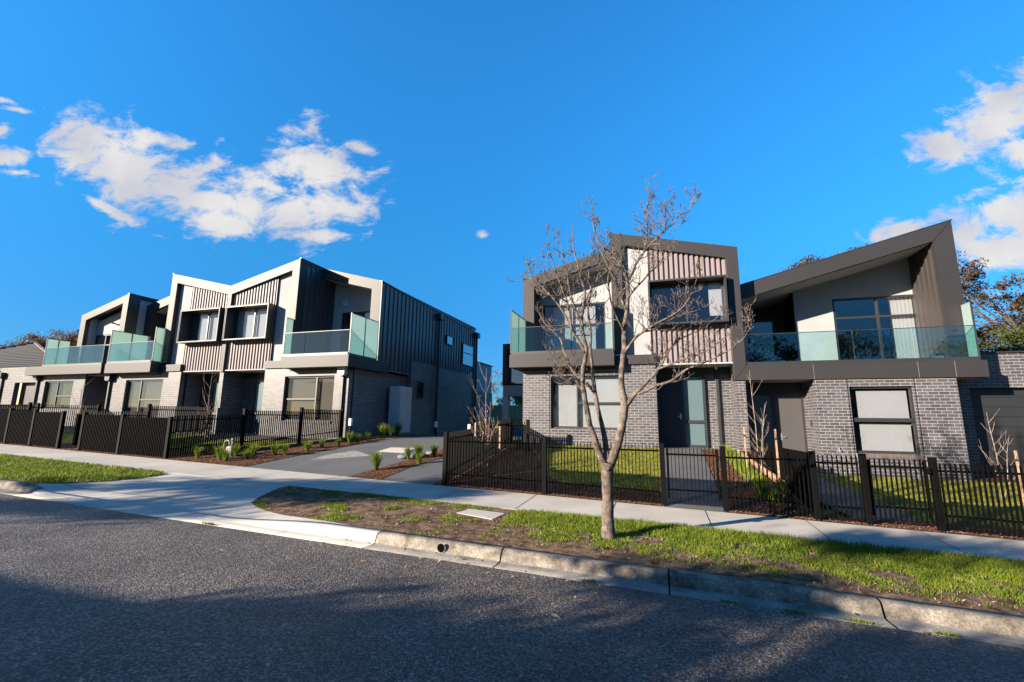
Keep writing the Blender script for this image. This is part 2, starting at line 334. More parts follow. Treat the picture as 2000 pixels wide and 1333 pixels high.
brick = brick_mat('grey_brick', (.056, .051, .057), (.104, .098, .108), (.32, .31, .31), .42)
brick_pale = brick_mat('pale_grey_brick', (.20, .19, .19), (.30, .285, .28), (.42, .40, .38), .42)
frame_m = mat('bronze_metal', (.031, .029, .031), .50, .32, .05, .8, fine=.04, fscale=300)
stucco = mat('render', (.345, .35, .36), .85, .2, .07, 1.4, fine=.06, fscale=90, bump=.12)
soffit_m = mat('soffit', (.50, .49, .48), .8, .2, .03)
corr_m = mat('corrugated_metal', (.25, .208, .215), .5, .3, .04, 2)
dark_m = mat('charcoal_metal', (.028, .028, .032), .42, .5, .08, 2)
dark2 = mat('charcoal_cladding', (.040, .044, .052), .38, .55, .08, 1.5)
black_m = mat('black_fence_paint', (.0022, .0024, .0027), .65, .09, .15, 4)
door_m = mat('door_paint', (.022, .024, .034), .5, .4, .06, 2)
blind_m = mat('white_roller_blind', (.47, .50, .515), .9, .1, .03, 1)
blind2 = mat('beige_roller_blind', (.155, .145, .115), .9, .1, .05, 1)
room_m = mat('room_wall', (.20, .19, .17), .9, .1, .15, .8)
conc = mat('footpath_concrete', (.53, .49, .43), .8, .3, .14, 1.1, fine=.09, fscale=110, bump=.08)
conc_old = mat('old_kerb_concrete', (.105, .086, .064), .85, .3, .3, 5.2, fine=.35, fscale=45, bump=.6, col2=(.28, .245, .20), detail=10)
gutter_m = mat('gutter_concrete', (.20, .185, .165), .85, .3, .2, 3.2, fine=.25, fscale=60, bump=.4, col2=(.30, .28, .25), detail=8)
conc_dark = mat('dark_concrete', (.105, .107, .112), .75, .35, .12, 1.2, fine=.10, fscale=120, bump=.1)
asphalt = asphalt_mat('asphalt')
joint_m = mat('joint', (.07, .065, .06), .9, .1, .3, 8)
soil = mat('bare_soil', (.075, .042, .027), .95, .1, .35, 7, fine=.45, fscale=42, bump=1.0, col2=(.20, .13, .085), detail=8)
mulch_m = mat('bark_mulch', (.055, .028, .018), .95, .1, .4, 14, fine=.5, fscale=60, bump=1.0, col2=(.15, .07, .04))
lawn_m = mat('lawn', (.12, .14, .02), .95, .1, .25, 6, fine=.35, fscale=80, bump=.8, col2=(.24, .24, .045))
ground_m = mat('ground', (.09, .10, .04), .95, .1, .3, .5, fine=.3, fscale=20)
bark = mat('grey_bark', (.060, .050, .044), .85, .2, .4, 11, fine=.4, fscale=60, bump=1.0, col2=(.165, .13, .108))
bark2 = mat('sapling_bark', (.20, .13, .10), .8, .2, .3, 9, col2=(.38, .30, .25))
timber = mat('timber', (.32, .18, .11), .8, .2, .25, 12, col2=(.46, .29, .19))
paling = mat('paling_fence', (.46, .35, .18), .85, .2, .2, 3)
white_m = mat('white_plastic', (.75, .76, .78), .5, .4, .03)
cab_m = mat('grey_cabinet', (.46, .48, .50), .5, .4, .04)
tile_m = mat('roof_tile', (.012, .012, .014), .7, .25, .3, 6, fine=.2, fscale=8)
cream = mat('cream_render', (.55, .45, .30), .8, .2, .06)
rear_m = mat('rear_grey_render', (.36, .37, .40), .85, .2, .05)
gasm = mat('gas_meter_grey', (.20, .20, .20), .5, .4, .1)
steel = mat('silver_steel', (.6, .6, .62), .35, .5, .05, metal=.6)
stone_m = mat('pale_rock', (.17, .18, .19), .8, .3, .2, 8, bump=.5)
win_glass = glass_mat('window_glass', (.88, .88, .89), .06)
bal_glass = glass_mat('balustrade_glass', (.76, .90, .90), .05)
frost_glass = glass_mat('frosted_glass', (.7, .95, .85), .04, frost=(.46, .57, .54), rough=.15)
frost_blue = glass_mat('frosted_door_glass', (.3, .5, .6), .06, frost=(.22, .32, .35), rough=.2)
grass_m = leaf_mat('grass_blades', (.09, .16, .008), (.26, .31, .025), .35, 4.)
grass_dry = leaf_mat('lawn_blades', (.17, .20, .02), (.36, .34, .06), .35, 6.)
tuft_m = leaf_mat('tussock_leaves', (.10, .17, .01), (.30, .36, .04), .3, 5.)
gum_leaf = leaf_mat('gum_leaves', (.030, .045, .018), (.13, .062, .038), .25, .55)
green_leaf = leaf_mat('hedge_leaves', (.020, .036, .008), (.10, .13, .02), .2, 1.1)
brown_leaf = leaf_mat('dry_leaves', (.10, .06, .03), (.26, .15, .07), .3, 1.5)
orange_leaf = leaf_mat('orange_leaves', (.42, .16, .05), (.62, .36, .10), .3, 9)
shade_leaf = leaf_mat('street_tree_leaves', (.03, .05, .015), (.07, .09, .03), .2, 1.0)
chip_m = leaf_mat('bark_chips', (.06, .028, .018), (.40, .20, .12), .0, 45, .9)
litter_m = leaf_mat('fallen_leaf', (.24, .09, .035), (.58, .46, .28), .0, 6, .8)

# ------------------------------------------------------------------ the setting
def st(o): return tag(o, kind='structure')
gp = []
xs = [-420, -200, -120, -60, -40, -30, -20, -11.4, -11, -6, -5, 0, 2.5, 2.85, 6, 15, 40, 120, 420]
ys = [-420, -150, -60, -20, -2.1, 5.6, 6.0, 8.45, 10.1, 12.4, 14.7, 15.4, 30, 60, 150, 420, 900]
g = MB()
vs = [(x, y, H(x, y)-.07 if y > -2.1 else H(x, y)-.03) for y in ys for x in xs]
g.add(vs, [(j*len(xs)+i, j*len(xs)+i+1, (j+1)*len(xs)+i+1, (j+1)*len(xs)+i) for j in range(len(ys)-1) for i in range(len(xs)-1)])
st(g.build('ground', ground_m, recalc=False, uv=False))
st(sheet('road', [(-60, -2.0), (40, -2.0), (40, 5.76), (-60, 5.76)], asphalt, 0, 2.0))
st(sheet('footpath', [(-60, 8.45), (40, 8.45), (40, 10.05), (-60, 10.05)], conc, .004, 3.0, skirt=.08))
TIP = [(-7.9, 8.44), (-7.95, 8.2), (-7.86, 7.92), (-7.66, 7.35), (-7.51, 7.1), (-7.19, 6.9), (-6.8, 6.74), (-6.17, 6.55), (-5.35, 6.38), (-4.6, 6.27), (-4, 6.25)]
LTIP = [(-12.9, 6.25), (-12.44, 6.27), (-12.2, 6.56), (-11.9, 7.1), (-11.55, 7.75), (-11.45, 8.2), (-11.8, 8.44)]
ap = [(-12.9, 6.251), (-12.44, 6.27), (-12.2, 6.56), (-11.9, 7.1), (-11.55, 7.75), (-11.45, 8.2), (-11.8, 8.45)]+TIP[:-1]+[(-4, 6.251)]
st(sheet('crossover', ap, conc, 0, .35, skirt=.05))
st(sheet('verge', TIP+[(20, 6.25), (20, 8.44)], soil, 0, 1.0, skirt=.05))
st(sheet('verge', [(-40, 6.25)]+LTIP+[(-40, 8.44)], soil, 0, 1.0, skirt=.05))
# kerb and gutter: one profile swept along the street, dropping at the crossover
def kerb(name, x0, x1, mt, off=0):
    k = MB(); n = max(2, int((x1-x0)/.12)); prof = None; rows = []
    for i in range(n+1):
        x = x0+(x1-x0)*i/n; mm = m(x)
        top = s(x)+.02*(6.25-10.1)-.12*(1-mm)+.006; gz = s(x)-.215; fy = 6.03+.02*(1-mm)
        wv = .006*noise.noise((x*1.7, 0, 3)) if off else 0
        rows.append([(x, 6.26, top-.1), (x, 6.25, top), (x, 6.135, top-.002), (x, 6.10, top-.012+wv), (x, 6.075, top-.035*(.3+.7*mm)+wv), (x, fy, gz+.012), (x, fy-.05, gz), (x, 5.74, gz+.014), (x, 5.73, gz-.1)])
    w = len(rows[0]); vs_ = [p for r_ in rows for p in r_]
    k.add(vs_, [(i*w+j, (i+1)*w+j, (i+1)*w+j+1, i*w+j+1) for i in range(n) for j in range(w-1)])
    k.v = vs_; k.f = [(i*w+j, (i+1)*w+j, (i+1)*w+j+1, i*w+j+1) for i in range(n) for j in range(w-1) if j < 5]
    o = st(k.build(name, mt, smooth=True, recalc=False, uv=False))
    k.f = [(i*w+j, (i+1)*w+j, (i+1)*w+j+1, i*w+j+1) for i in range(n) for j in range(w-1) if j >= 5]
    return st(k.build('gutter', gutter_m if off else mt, smooth=True, recalc=False, uv=False))
kerb('kerb', -60, -12.02, conc_old, 1); kerb('kerb', -12.0, -4.03, conc)
for a, b in ((-4.015, -2.11), (-2.09, -.01), (.01, 2.08), (2.10, 4.2), (4.215, 6.3), (6.31, 30)): kerb('kerb', a, b, conc_old, 1)
# round drain outlet in the kerb face
dk = MB(); c0 = Vector((-2.96, 6.026, -.050))
ring = [(c0.x+.068*math.cos(a), c0.y-.004, c0.z+.068*math.sin(a)) for a in [2*math.pi*i/18 for i in range(18)]]
rin = [(c0.x+.058*math.cos(a), c0.y-.006, c0.z+.058*math.sin(a)) for a in [2*math.pi*i/18 for i in range(18)]]
dk.add(ring+rin, [(i, (i+1) % 18, (i+1) % 18+18, i+18) for i in range(18)])
dr = thing('stormwater_outlet', 'round black drain hole in the kerb face left of the bare tree', 'drain', (c0.x, c0.y, c0.z))
dk.build('rim', conc_old, dr, uv=False); hk = MB(); hk.add(rin, [tuple(range(18))]); hk.build('hole', mat('hole', (.004, .004, .004), .9, 0, 0), dr, uv=False)
# joints of the footpath and crossover
jm = MB()
for i in range(-30, 16):
    x = -.98+1.70*i
    jm.quad((x-.006, 8.47, H(x, 8.47)+.009), (x+.006, 8.47, H(x, 8.47)+.009), (x+.006, 10.04, H(x, 10.04)+.009), (x-.006, 10.04, H(x, 10.04)+.009))
def jline(x0, y0, x1, y1, w=.007, n=14):
    d = Vector((x1-x0, y1-y0)).normalized()*w; px, py = -d.y, d.x
    for i in range(n):
        a = i/n; b = (i+1)/n; xa, ya, xb, yb = x0+(x1-x0)*a, y0+(y1-y0)*a, x0+(x1-x0)*b, y0+(y1-y0)*b
        za = H(xa, ya)+.008; zb = H(xb, yb)+.008
        jm.quad((xa-px, ya-py, za), (xa+px, ya+py, za), (xb+px, yb+py, zb), (xb-px, yb-py, zb))
jline(-9.3, 6.3, -9.3, 8.43); jline(-12.3, 6.62, -7.4, 6.75)
for x in (-11.3, -8.4, -5.6): jm.quad((x-.005, 5.76, H(x, 5.9)+.034), (x+.005, 5.76, H(x, 5.9)+.034), (x+.005, 6.0, H(x, 5.9)+.022), (x-.005, 6.0, H(x, 5.9)+.022))
st(jm.build('pavement_joints', joint_m, uv=False, recalc=False))
# driveway, side path, yards
DRL = [(-11.03, 10.07), (-10.85, 11.3), (-10.6, 12.4), (-10.3, 13.45), (-10.0, 14.6), (-10.0, 17), (-10.1, 21), (-10.1, 36)]
DRR = [(-5.6, 36), (-5.6, 16.5), (-6.3, 15), (-6.85, 13.9), (-7.0, 12.85), (-7.15, 12.1), (-7.3, 11.3), (-7.64, 10.07)]
st(sheet('driveway', DRL+DRR, conc_dark, .0, .6))
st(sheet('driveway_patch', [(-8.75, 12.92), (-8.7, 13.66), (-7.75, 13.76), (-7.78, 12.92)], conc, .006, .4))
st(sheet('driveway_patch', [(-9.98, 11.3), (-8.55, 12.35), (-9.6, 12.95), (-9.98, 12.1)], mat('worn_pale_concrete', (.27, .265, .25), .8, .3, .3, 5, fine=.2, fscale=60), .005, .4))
st(sheet('side_path', [(-6.65, 10.07), (-5.25, 10.07), (-5.2, 10.9), (-5.15, 12.7), (-6.2, 12.6), (-6.44, 12.0), (-6.57, 11.3)], conc_dark, .004, .4))
st(sheet('garden_bed', [(-14.35, 10.05), (-11.05, 10.05), (-10.87, 11.3), (-10.62, 12.4), (-10.32, 13.45), (-10.02, 14.6), (-10.02, 19), (-11.4, 19), (-11.4, 14.7), (-13.3, 11.85)], mulch_m, .012, .4, skirt=.05))
st(sheet('garden_bed', [(-7.62, 10.05), (-6.67, 10.05), (-6.59, 11.3), (-6.46, 12.0), (-6.2, 12.62), (-5.1, 12.72), (-5.1, 16), (-6.1, 15), (-6.83, 13.9), (-6.98, 12.85), (-7.13, 12.1), (-7.28, 11.3)], mulch_m, .012, .4))
st(sheet('garden_bed', [(-5.23, 10.05), (-5.0, 10.05), (-4.95, 11.2), (-5.18, 11)], mulch_m, .010, .4))
st(sheet('garden_bed', [(-5.0, 10.05), (.0, 10.05), (.0, 11.0), (-2.4, 11.1), (-2.9, 11.7), (-3.2, 12.6), (-3.6, 13.6), (-3.7, 15.4), (-5.0, 15.4)], mulch_m, .008, .4))
st(sheet('garden_bed', [(1.14, 10.05), (2.68, 10.05), (2.68, 15.4), (1.14, 15.4)], mulch_m, .008, .4))
st(sheet('garden_bed', [(2.72, 10.05), (12, 10.05), (12, 10.8), (4.6, 10.8), (3.5, 10.6), (2.72, 10.5)], mulch_m, .008, .4))
st(sheet('garden_bed', [(-30, 10.05), (-14.36, 10.05), (-13.7, 11.1), (-14.6, 11.2), (-18, 11.0), (-30, 11.0)], mulch_m, .008, .5))
st(sheet('garden_bed', [(7.6, 14.6), (12, 14.6), (12, 16.2), (7.6, 16.2)], mulch_m, .009, .4))
st(sheet('entry_path', [(0, 10.05), (1.12, 10.05), (1.12, 16.5), (0, 16.5)], conc_dark, .006, .5))
st(sheet('entry_path', [(3.45, 10.05), (4.5, 10.05), (4.5, 11.2), (4.1, 14.2), (4.1, 16.6), (2.75, 16.6), (2.75, 14.2)], conc_dark, .006, .5))
st(sheet('entry_path', [(-18.05, 13.55), (-13.9, 13.55), (-13.9, 14.6), (-15.6, 14.7), (-15.6, 16.2), (-18.05, 16.2)], conc_dark, .006, .5))
st(sheet('lawn', [(-4.1, 15.4), (-3.75, 15.3), (-3.6, 13.6), (-3.2, 12.6), (-2.9, 11.7), (-2.4, 11.1), (0, 11.0), (0, 15.4)], lawn_m, .012, .5))
st(sheet('lawn', [(4.5, 10.8), (12, 10.8), (12, 14.55), (7.5, 15.2), (4.12, 15.4), (4.12, 14.2), (4.5, 11.2)], lawn_m, .012, .5))
st(sheet('lawn', [(-18.0, 11.0), (-14.6, 11.2), (-13.75, 11.2), (-12.2, 13.5), (-18.0, 13.5)], lawn_m, .012, .5))
st(sheet('lawn', [(-25.2, 11.0), (-18.2, 11.0), (-18.2, 14.6), (-25.2, 14.6)], lawn_m, .012, .5))
# ------------------------------------------------------------------ blades, chips and leaves
def nz2(x, y, f=1., o=0.): return noise.noise((x*f, y*f, o))
def blades(name, pts, h, w, lean, mt, kind='stuff', label=None, cat=None, hfun=None, parent=None, off=0):
    n = len(pts); P = np.array([(x, y, H(x, y)+off) for x, y in pts]); a = rng.uniform(0, 2*np.pi, n); hh = np.array([h[0]+(h[1]-h[0])*rng.random() for _ in range(n)])
    if hfun: hh *= np.array([hfun(x, y) for x, y in pts])
    b = rng.uniform(0, 2*np.pi, n); ln2 = rng.uniform(lean[0], lean[1], n)*hh
    dx, dy = np.cos(a)*w/2, np.sin(a)*w/2; lx, ly = np.cos(b)*ln2, np.sin(b)*ln2
    V = np.empty((n, 5, 3)); z = np.zeros(n)
    V[:, 0] = P+np.stack([-dx, -dy, z-.005], 1); V[:, 1] = P+np.stack([dx, dy, z-.005], 1)
    V[:, 2] = P+np.stack([dx*.8+lx*.35, dy*.8+ly*.35, hh*.6], 1); V[:, 3] = P+np.stack([-dx*.8+lx*.35, -dy*.8+ly*.35, hh*.6], 1)
    V[:, 4] = P+np.stack([lx, ly, hh*.97], 1)
    base = np.arange(n)[:, None]*5; Ft = np.concatenate([base+[0, 1, 2], base+[0, 2, 3], base+[3, 2, 4]])
    o = raw_mesh(name, V.reshape(-1, 3), Ft, mt, parent)
    if not parent: tag(o, label, cat, None, kind)
    return o
def scatter(x0, x1, y0, y1, n, dens):
    out = []; t = 0
    while len(out) < n and t < n*12:
        t += 1; x = rnd.uniform(x0, x1); y = rnd.uniform(y0, y1)
        if rnd.random() < dens(x, y): out.append((x, y))
    return out
def inpoly(x, y, P):
    c = False; j = len(P)-1
    for i in range(len(P)):
        if (P[i][1] > y) != (P[j][1] > y) and x < (P[j][0]-P[i][0])*(y-P[i][1])/(P[j][1]-P[i][1])+P[i][0]: c = not c
        j = i
    return c
VR = TIP+[(20, 6.25), (20, 8.44)]; VL = [(-40, 6.25)]+LTIP+[(-40, 8.44)]
def dens_r(x, y):
    if not inpoly(x, y, VR): return 0
    if -3.55 < x < -2.7 and 7.48 < y < 8.13: return 0
    nn = nz2(x, y, 1.6)+.5*nz2(x, y, 5, 7)
    if x < -2.6: d = cl((nn-.18)*3.0, 0, 1)*(.9 if y > 6.5 else .3)+.9*ss(.0, .4, nn+.25)*ss(7.7, 8.3, y)*ss(-6.3, -5.6, x)*(1-ss(-3.9, -3.4, x))
    else: d = cl((nn*1.3+.24+.95*ss(6.9, 8.1, y)+.2*ss(0, 3, x)-.25*(nz2(x, y, 3.1, 21) > .12))*1.6, .05, 1)*ss(6.28, 6.95, y)*(.55+.9*abs(nz2(x, y, 6, 2)))
    return cl(d, 0, 1)
def hf_r(x, y): return .5+.9*ss(7.3, 8.2, y)*ss(-2.8, -1.8, x)+.35*nz2(x, y, 2.2, 3)
tag(blades('verge_grass', scatter(-7.8, 6.5, 6.27, 8.42, 74000, dens_r), (.03, .085), .007, (.1, .8), grass_m, hfun=hf_r), 'uneven green grass growing in the soil verge round the bare tree', 'grass', None, 'stuff')
tag(blades('verge_grass', scatter(-22, -11.4, 6.27, 8.42, 42000, lambda x, y: inpoly(x, y, VL)*cl(.75+nz2(x, y, 1.5, 4), .08, 1)), (.03, .08), .011, (.1, .8), grass_m), 'bright green grass on the verge at the left of the crossover', 'grass', None, 'stuff')
LA = [(-4.1, 15.4), (-3.75, 15.3), (-3.6, 13.6), (-3.2, 12.6), (-2.9, 11.7), (-2.4, 11.1), (0, 11.0), (0, 15.4)]
tag(blades('lawn_grass', scatter(-4.1, 0, 11, 15.35, 24000, lambda x, y: inpoly(x, y, LA)), (.02, .045), .009, (.2, 1.2), grass_dry, off=.012), 'short yellow green lawn in the yard behind the bare tree', 'grass', None, 'stuff')
tag(blades('lawn_grass', scatter(4.5, 9.5, 10.8, 15.1, 24000, lambda x, y: 1), (.02, .05), .009, (.2, 1.2), grass_dry, off=.012), 'short lawn behind the black fence at the right', 'grass', None, 'stuff')
tag(blades('lawn_grass', scatter(-18, -12.6, 11.1, 13.5, 16000, lambda x, y: inpoly(x, y, [(-18.0, 11.0), (-14.6, 11.2), (-13.75, 11.2), (-12.2, 13.5), (-18.0, 13.5)])), (.02, .05), .011, (.2, 1.2), grass_dry, off=.012), 'sunlit lawn in the yard at the left of the driveway', 'grass', None, 'stuff')
# lush strip of long grass in the narrow bed beside the entry path
tag(blades('strappy_grass', [(x, y) for x, y in scatter(1.6, 2.3, 10.9, 15.2, 3000, lambda x, y: abs(x-(1.62+.1*(15.2-y)*.9+.1)) < .16)], (.12, .3), .012, (.1, .5), tuft_m), 'bright green strappy grass row in the bark bed by the entry path', 'grass', None, 'stuff')
def flats(name, pts, sz, mt, tilt=.5, off=.012, hfun=H):
    n = len(pts); V = np.empty((n, 4, 3))
    for i, (x, y) in enumerate(pts):
        a = rnd.uniform(0, 6.28); l = rnd.uniform(*sz); w = l*rnd.uniform(.3, .55); tx, ty = rnd.uniform(-tilt, tilt), rnd.uniform(-tilt, tilt); z = hfun(x, y)+off
        for j, (u, v) in enumerate(((-l/2, 0), (0, -w/2), (l/2, 0), (0, w/2))):
            px = u*math.cos(a)-v*math.sin(a); py = u*math.sin(a)+v*math.cos(a); V[i, j] = (x+px, y+py, z+l*.2+px*tx+py*ty)
    return raw_mesh(name, V.reshape(-1, 3), np.arange(n*4).reshape(-1, 4), mt)
beds = [([(-14.35, 10.05), (-11.05, 10.05), (-10.87, 11.3), (-10.62, 12.4), (-10.32, 13.45), (-10.02, 14.6), (-10.02, 17), (-11.4, 17), (-11.4, 14.7), (-13.3, 11.85)], 9000),
        ([(-7.62, 10.05), (-6.67, 10.05), (-6.59, 11.3), (-6.46, 12.0), (-6.2, 12.62), (-5.1, 12.72), (-5.1, 16), (-6.1, 15), (-6.83, 13.9), (-6.98, 12.85), (-7.28, 11.3)], 4200),
        ([(-5.0, 10.05), (.0, 10.05), (.0, 11.0), (-2.4, 11.1), (-2.9, 11.7), (-3.2, 12.6), (-3.6, 13.6), (-3.7, 15.4), (-5.0, 15.4)], 9000),
        ([(1.14, 10.05), (2.68, 10.05), (2.68, 15.4), (1.14, 15.4)], 9000), ([(2.72, 10.05), (10, 10.05), (10, 10.8), (2.72, 10.5)], 3500), ([(-24, 10.02), (-14.36, 10.02), (-14.36, 10.4), (-24, 10.4)], 1200)]
cp_ = []
for P, n in beds:
    x0, x1, y0, y1 = min(p[0] for p in P), max(p[0] for p in P), min(p[1] for p in P), max(p[1] for p in P)
    cp_ += scatter(x0, x1, y0, y1, n, lambda x, y: inpoly(x, y, P))
tag(flats('bark_chips', cp_, (.02, .06), chip_m), 'loose red brown bark chips over the garden beds', 'mulch', None, 'stuff')
vl = scatter(-7.8, 6.5, 6.27, 8.42, 2600, lambda x, y: inpoly(x, y, VR)*(.5+.5*(nz2(x, y, 2, 9) > 0)))
tag(flats('leaf_litter', vl, (.012, .045), litter_m, .6, .004), 'small dry leaves and twigs scattered over the soil verge', 'leaf litter', None, 'stuff')
rl = scatter(-6, 3.6, 1.8, 5.6, 170, lambda x, y: .6)+scatter(-5, 4, 5.55, 6.0, 90, lambda x, y: 1)+scatter(-16, -12.5, 5.75, 6.0, 120, lambda x, y: 1)
tag(flats('fallen_leaves', rl, (.03, .085), litter_m, .35, .006, lambda x, y: H(x, y) if y < 5.75 else s(x)-.205), 'single dry leaves lying on the asphalt and in the gutter', 'fallen leaves', None, 'stuff')

wd = []
for wx in (-.9, .62, 1.22, 1.75, 2.45, -6.9): wd += [(wx+rnd.gauss(0, .07), 5.76+rnd.gauss(0, .018)) for _ in range(150)]
tag(blades('gutter_weeds', wd, (.015, .05), .007, (.4, 1.3), grass_m, off=.012), 'tiny green weeds growing along the joint of gutter and asphalt', 'weeds', None, 'stuff')
# ------------------------------------------------------------------ building helpers
def wall(mb, x0, x1, z0, z1, y, th, holes=()):
    X = sorted({x0, x1, *[h[0] for h in holes], *[h[1] for h in holes]}); Z = sorted({z0, z1, *[h[2] for h in holes], *[h[3] for h in holes]})
    for i in range(len(X)-1):
        for j in range(len(Z)-1):
            xm, zm = (X[i]+X[i+1])/2, (Z[j]+Z[j+1])/2
            if any(h[0] < xm < h[1] and h[2] < zm < h[3] for h in holes): continue
            for yy in (y, y+th): mb.quad((X[i], yy, Z[j]), (X[i+1], yy, Z[j]), (X[i+1], yy, Z[j+1]), (X[i], yy, Z[j+1]))
    for a, b, c, d in [(x0, x1, z0, z1)]+[tuple(h) for h in holes]:
        mb.quad((a, y, c), (a, y+th, c), (a, y+th, d), (a, y, d)); mb.quad((b, y, c), (b, y+th, c), (b, y+th, d), (b, y, d))
        mb.quad((a, y, c), (b, y, c), (b, y+th, c), (a, y+th, c)); mb.quad((a, y, d), (b, y, d), (b, y+th, d), (a, y+th, d))
def window(root, f, y, x0, x1, z0, z1, mull=(), trans=(), blind=None, bm=None, fw=.05, deep=1.4, name='window', room=True, glass=None):
    # y is the plane of the frame's face; mull: x values; trans: (xa, xb, z)
    b = MB(f); d0, d1 = y, y+.07
    b.box(x0, x1, d0, d1, z0, z0+fw); b.box(x0, x1, d0, d1, z1-fw, z1)
    b.box(x0, x0+fw, d0, d1, z0+fw, z1-fw); b.box(x1-fw, x1, d0, d1, z0+fw, z1-fw)
    for k in mull: b.box(k-fw/2, k+fw/2, d0+.004, d1-.004, z0+fw, z1-fw)
    for xa, xb, z in trans: b.box(xa, xb, d0+.008, d1-.008, z-fw/2, z+fw/2)
    w = b.build(name, dark_m, root)
    p = MB(f); p.box(x0+.02, x1-.02, y+.03, y+.038, z0+.02, z1-.02); p.build('pane', glass or win_glass, w)
    if blind:
        for (a, c, e, g_) in blind:
            q = MB(f); q.box(a, c, y+.14, y+.143, e, g_); q.box(a, c, y+.135, y+.150, e-.012, e+.012); q.build('blind', bm or blind_m, w)
    if room:
        r = MB(f); X0, X1, Z0, Z1 = x0-.08, x1+.08, z0-.02, z1+.05; Y0, Y1 = y+.12, y+deep
        r.quad((X0, Y1, Z0), (X1, Y1, Z0), (X1, Y1, Z1), (X0, Y1, Z1)); r.quad((X0, Y0, Z0), (X1, Y0, Z0), (X1, Y1, Z0), (X0, Y1, Z0))
        r.quad((X0, Y0, Z1), (X1, Y0, Z1), (X1, Y1, Z1), (X0, Y1, Z1)); r.quad((X0, Y0, Z0), (X0, Y1, Z0), (X0, Y1, Z1), (X0, Y0, Z1)); r.quad((X1, Y0, Z0), (X1, Y1, Z0), (X1, Y1, Z1), (X1, Y0, Z1))
        r.build('room', room_m, w, recalc=False)
    return w
def vent(root, f, x, z, y, w=.2):
    v = MB(f); v.box(x-w/2, x+w/2, y-.02, y, z-w/2, z-w/2+.025); v.box(x-w/2, x+w/2, y-.02, y, z+w/2-.025, z+w/2)
    v.box(x-w/2, x-w/2+.025, y-.02, y, z-w/2+.025, z+w/2-.025); v.box(x+w/2-.025, x+w/2, y-.02, y, z-w/2+.025, z+w/2-.025)
    for i in range(3): v.box(x-w/2+.03, x+w/2-.03, y-.02, y-.005, z-.055+i*.045, z-.035+i*.045)
    o = v.build('vent', white_m, root); b = MB(f); b.box(x-w/2+.026, x+w/2-.026, y-.004, y-.001, z-w/2+.026, z+w/2-.026); b.build('grille_backing', dark_m, o)
def downpipe(root, f, x, y, z0, z1, r=.045, head=True, hw=.32, mt=None):
    p = MB(f); p.box(x-r, x+r, y-.10, y-.02, z0, z1-.2); o = p.build('downpipe', dark_m, root, bevel=.008)
    if head:
        h = MB(f); h.prism([(x-hw/2, z1), (x+hw/2, z1), (x+hw/2, z1-.22), (x+hw/2-.06, z1-.29), (x-hw/2+.06, z1-.29), (x-hw/2, z1-.22)], y-.22, y-.015); h.box(x-hw/2-.01, x+hw/2+.01, y-.23, y-.01, z1, z1+.02)
        h.build('rain_head', dark_m if mt is None else mt, o); q = MB(f); q.box(x-.09, x+.09, y-.225, y-.221, z1-.10, z1-.06); q.build('overflow_slot', black_m, o)
def glassrun(root, f, pts, z0, z1, name='balustrade', gaps=.02, rail=True, mt=None, post=False):
    # pts: list of ((x0,y0),(x1,y1)) glass sheets standing on the slab
    for (a, b) in pts:
        g_ = MB(f); A = Vector((a[0], a[1], 0)); B = Vector((b[0], b[1], 0)); d = (B-A).normalized(); n = Vector((-d.y, d.x, 0))*.006
        A2 = A+d*gaps/2; B2 = B-d*gaps/2
        g_.add([A2-n+Vector((0, 0, z0)), B2-n+Vector((0, 0, z0)), B2+n+Vector((0, 0, z0)), A2+n+Vector((0, 0, z0)), A2-n+Vector((0, 0, z1)), B2-n+Vector((0, 0, z1)), B2+n+Vector((0, 0, z1)), A2+n+Vector((0, 0, z1))],
               [(0, 1, 5, 4), (1, 2, 6, 5), (2, 3, 7, 6), (3, 0, 4, 7), (4, 5, 6, 7), (3, 2, 1, 0)])
        g_.build('glass_panel', mt or bal_glass, root)
def balustrade(root, f, x0, x1, y, z0, z1, n, name='balustrade'):
    b = MB(f); b.box(x0, x1, y-.03, y+.05, z0, z0+.10); bo = b.build(name, dark_m, root)
    r = MB(f); r.box(x0, x1, y-.012, y+.012, z1, z1+.018); r.build('top_rail', dark_m, bo)
    w = (x1-x0)/n
    glassrun(bo, f, [((x0+w*i, y), (x0+w*(i+1), y)) for i in range(n)], z0+.09, z1)
def screen(root, f, x, y0, y1, z0, z1, n=2):
    b = MB(f)
    for i in range(n+1):
        yy = y0+(y1-y0)*i/n; b.box(x-.02, x+.02, yy-.02 if i else yy, yy+.02 if i < n else yy, z0, z1)
    b.box(x-.02, x+.02, y0, y1, z1-.001, z1+.025); b.box(x-.02, x+.02, y0, y1, z0-.02, z0+.04)
    o = b.build('privacy_screen', dark_m, root)
    for i in range(n):
        g_ = MB(f); g_.box(x-.008, x+.008, y0+(y1-y0)*i/n+.022, y0+(y1-y0)*(i+1)/n-.022, z0+.04, z1-.001); g_.build('frosted_panel', frost_glass, o)
def corrugate(root, f, x0, x1, y, zlo, zhi, pitch=.158):
    # trapezoid profile; zlo, zhi are functions of x
    n = max(1, round((x1-x0)/pitch)); p = (x1-x0)/n; d = .065; P = []
    for i in range(n):
        a = x0+i*p; P += [(a, y), (a+p*.42, y), (a+p*.52, y-d), (a+p*.90, y-d)]
    P.append((x1, y)); c = MB(f); N_ = len(P)
    c.add([(x, yy, zlo(x)) for x, yy in P]+[(x, yy, zhi(x)) for x, yy in P], [(i, i+1, N_+i+1, N_+i) for i in range(N_-1)])
    return c.build('corrugated_panel', corr_m, root)
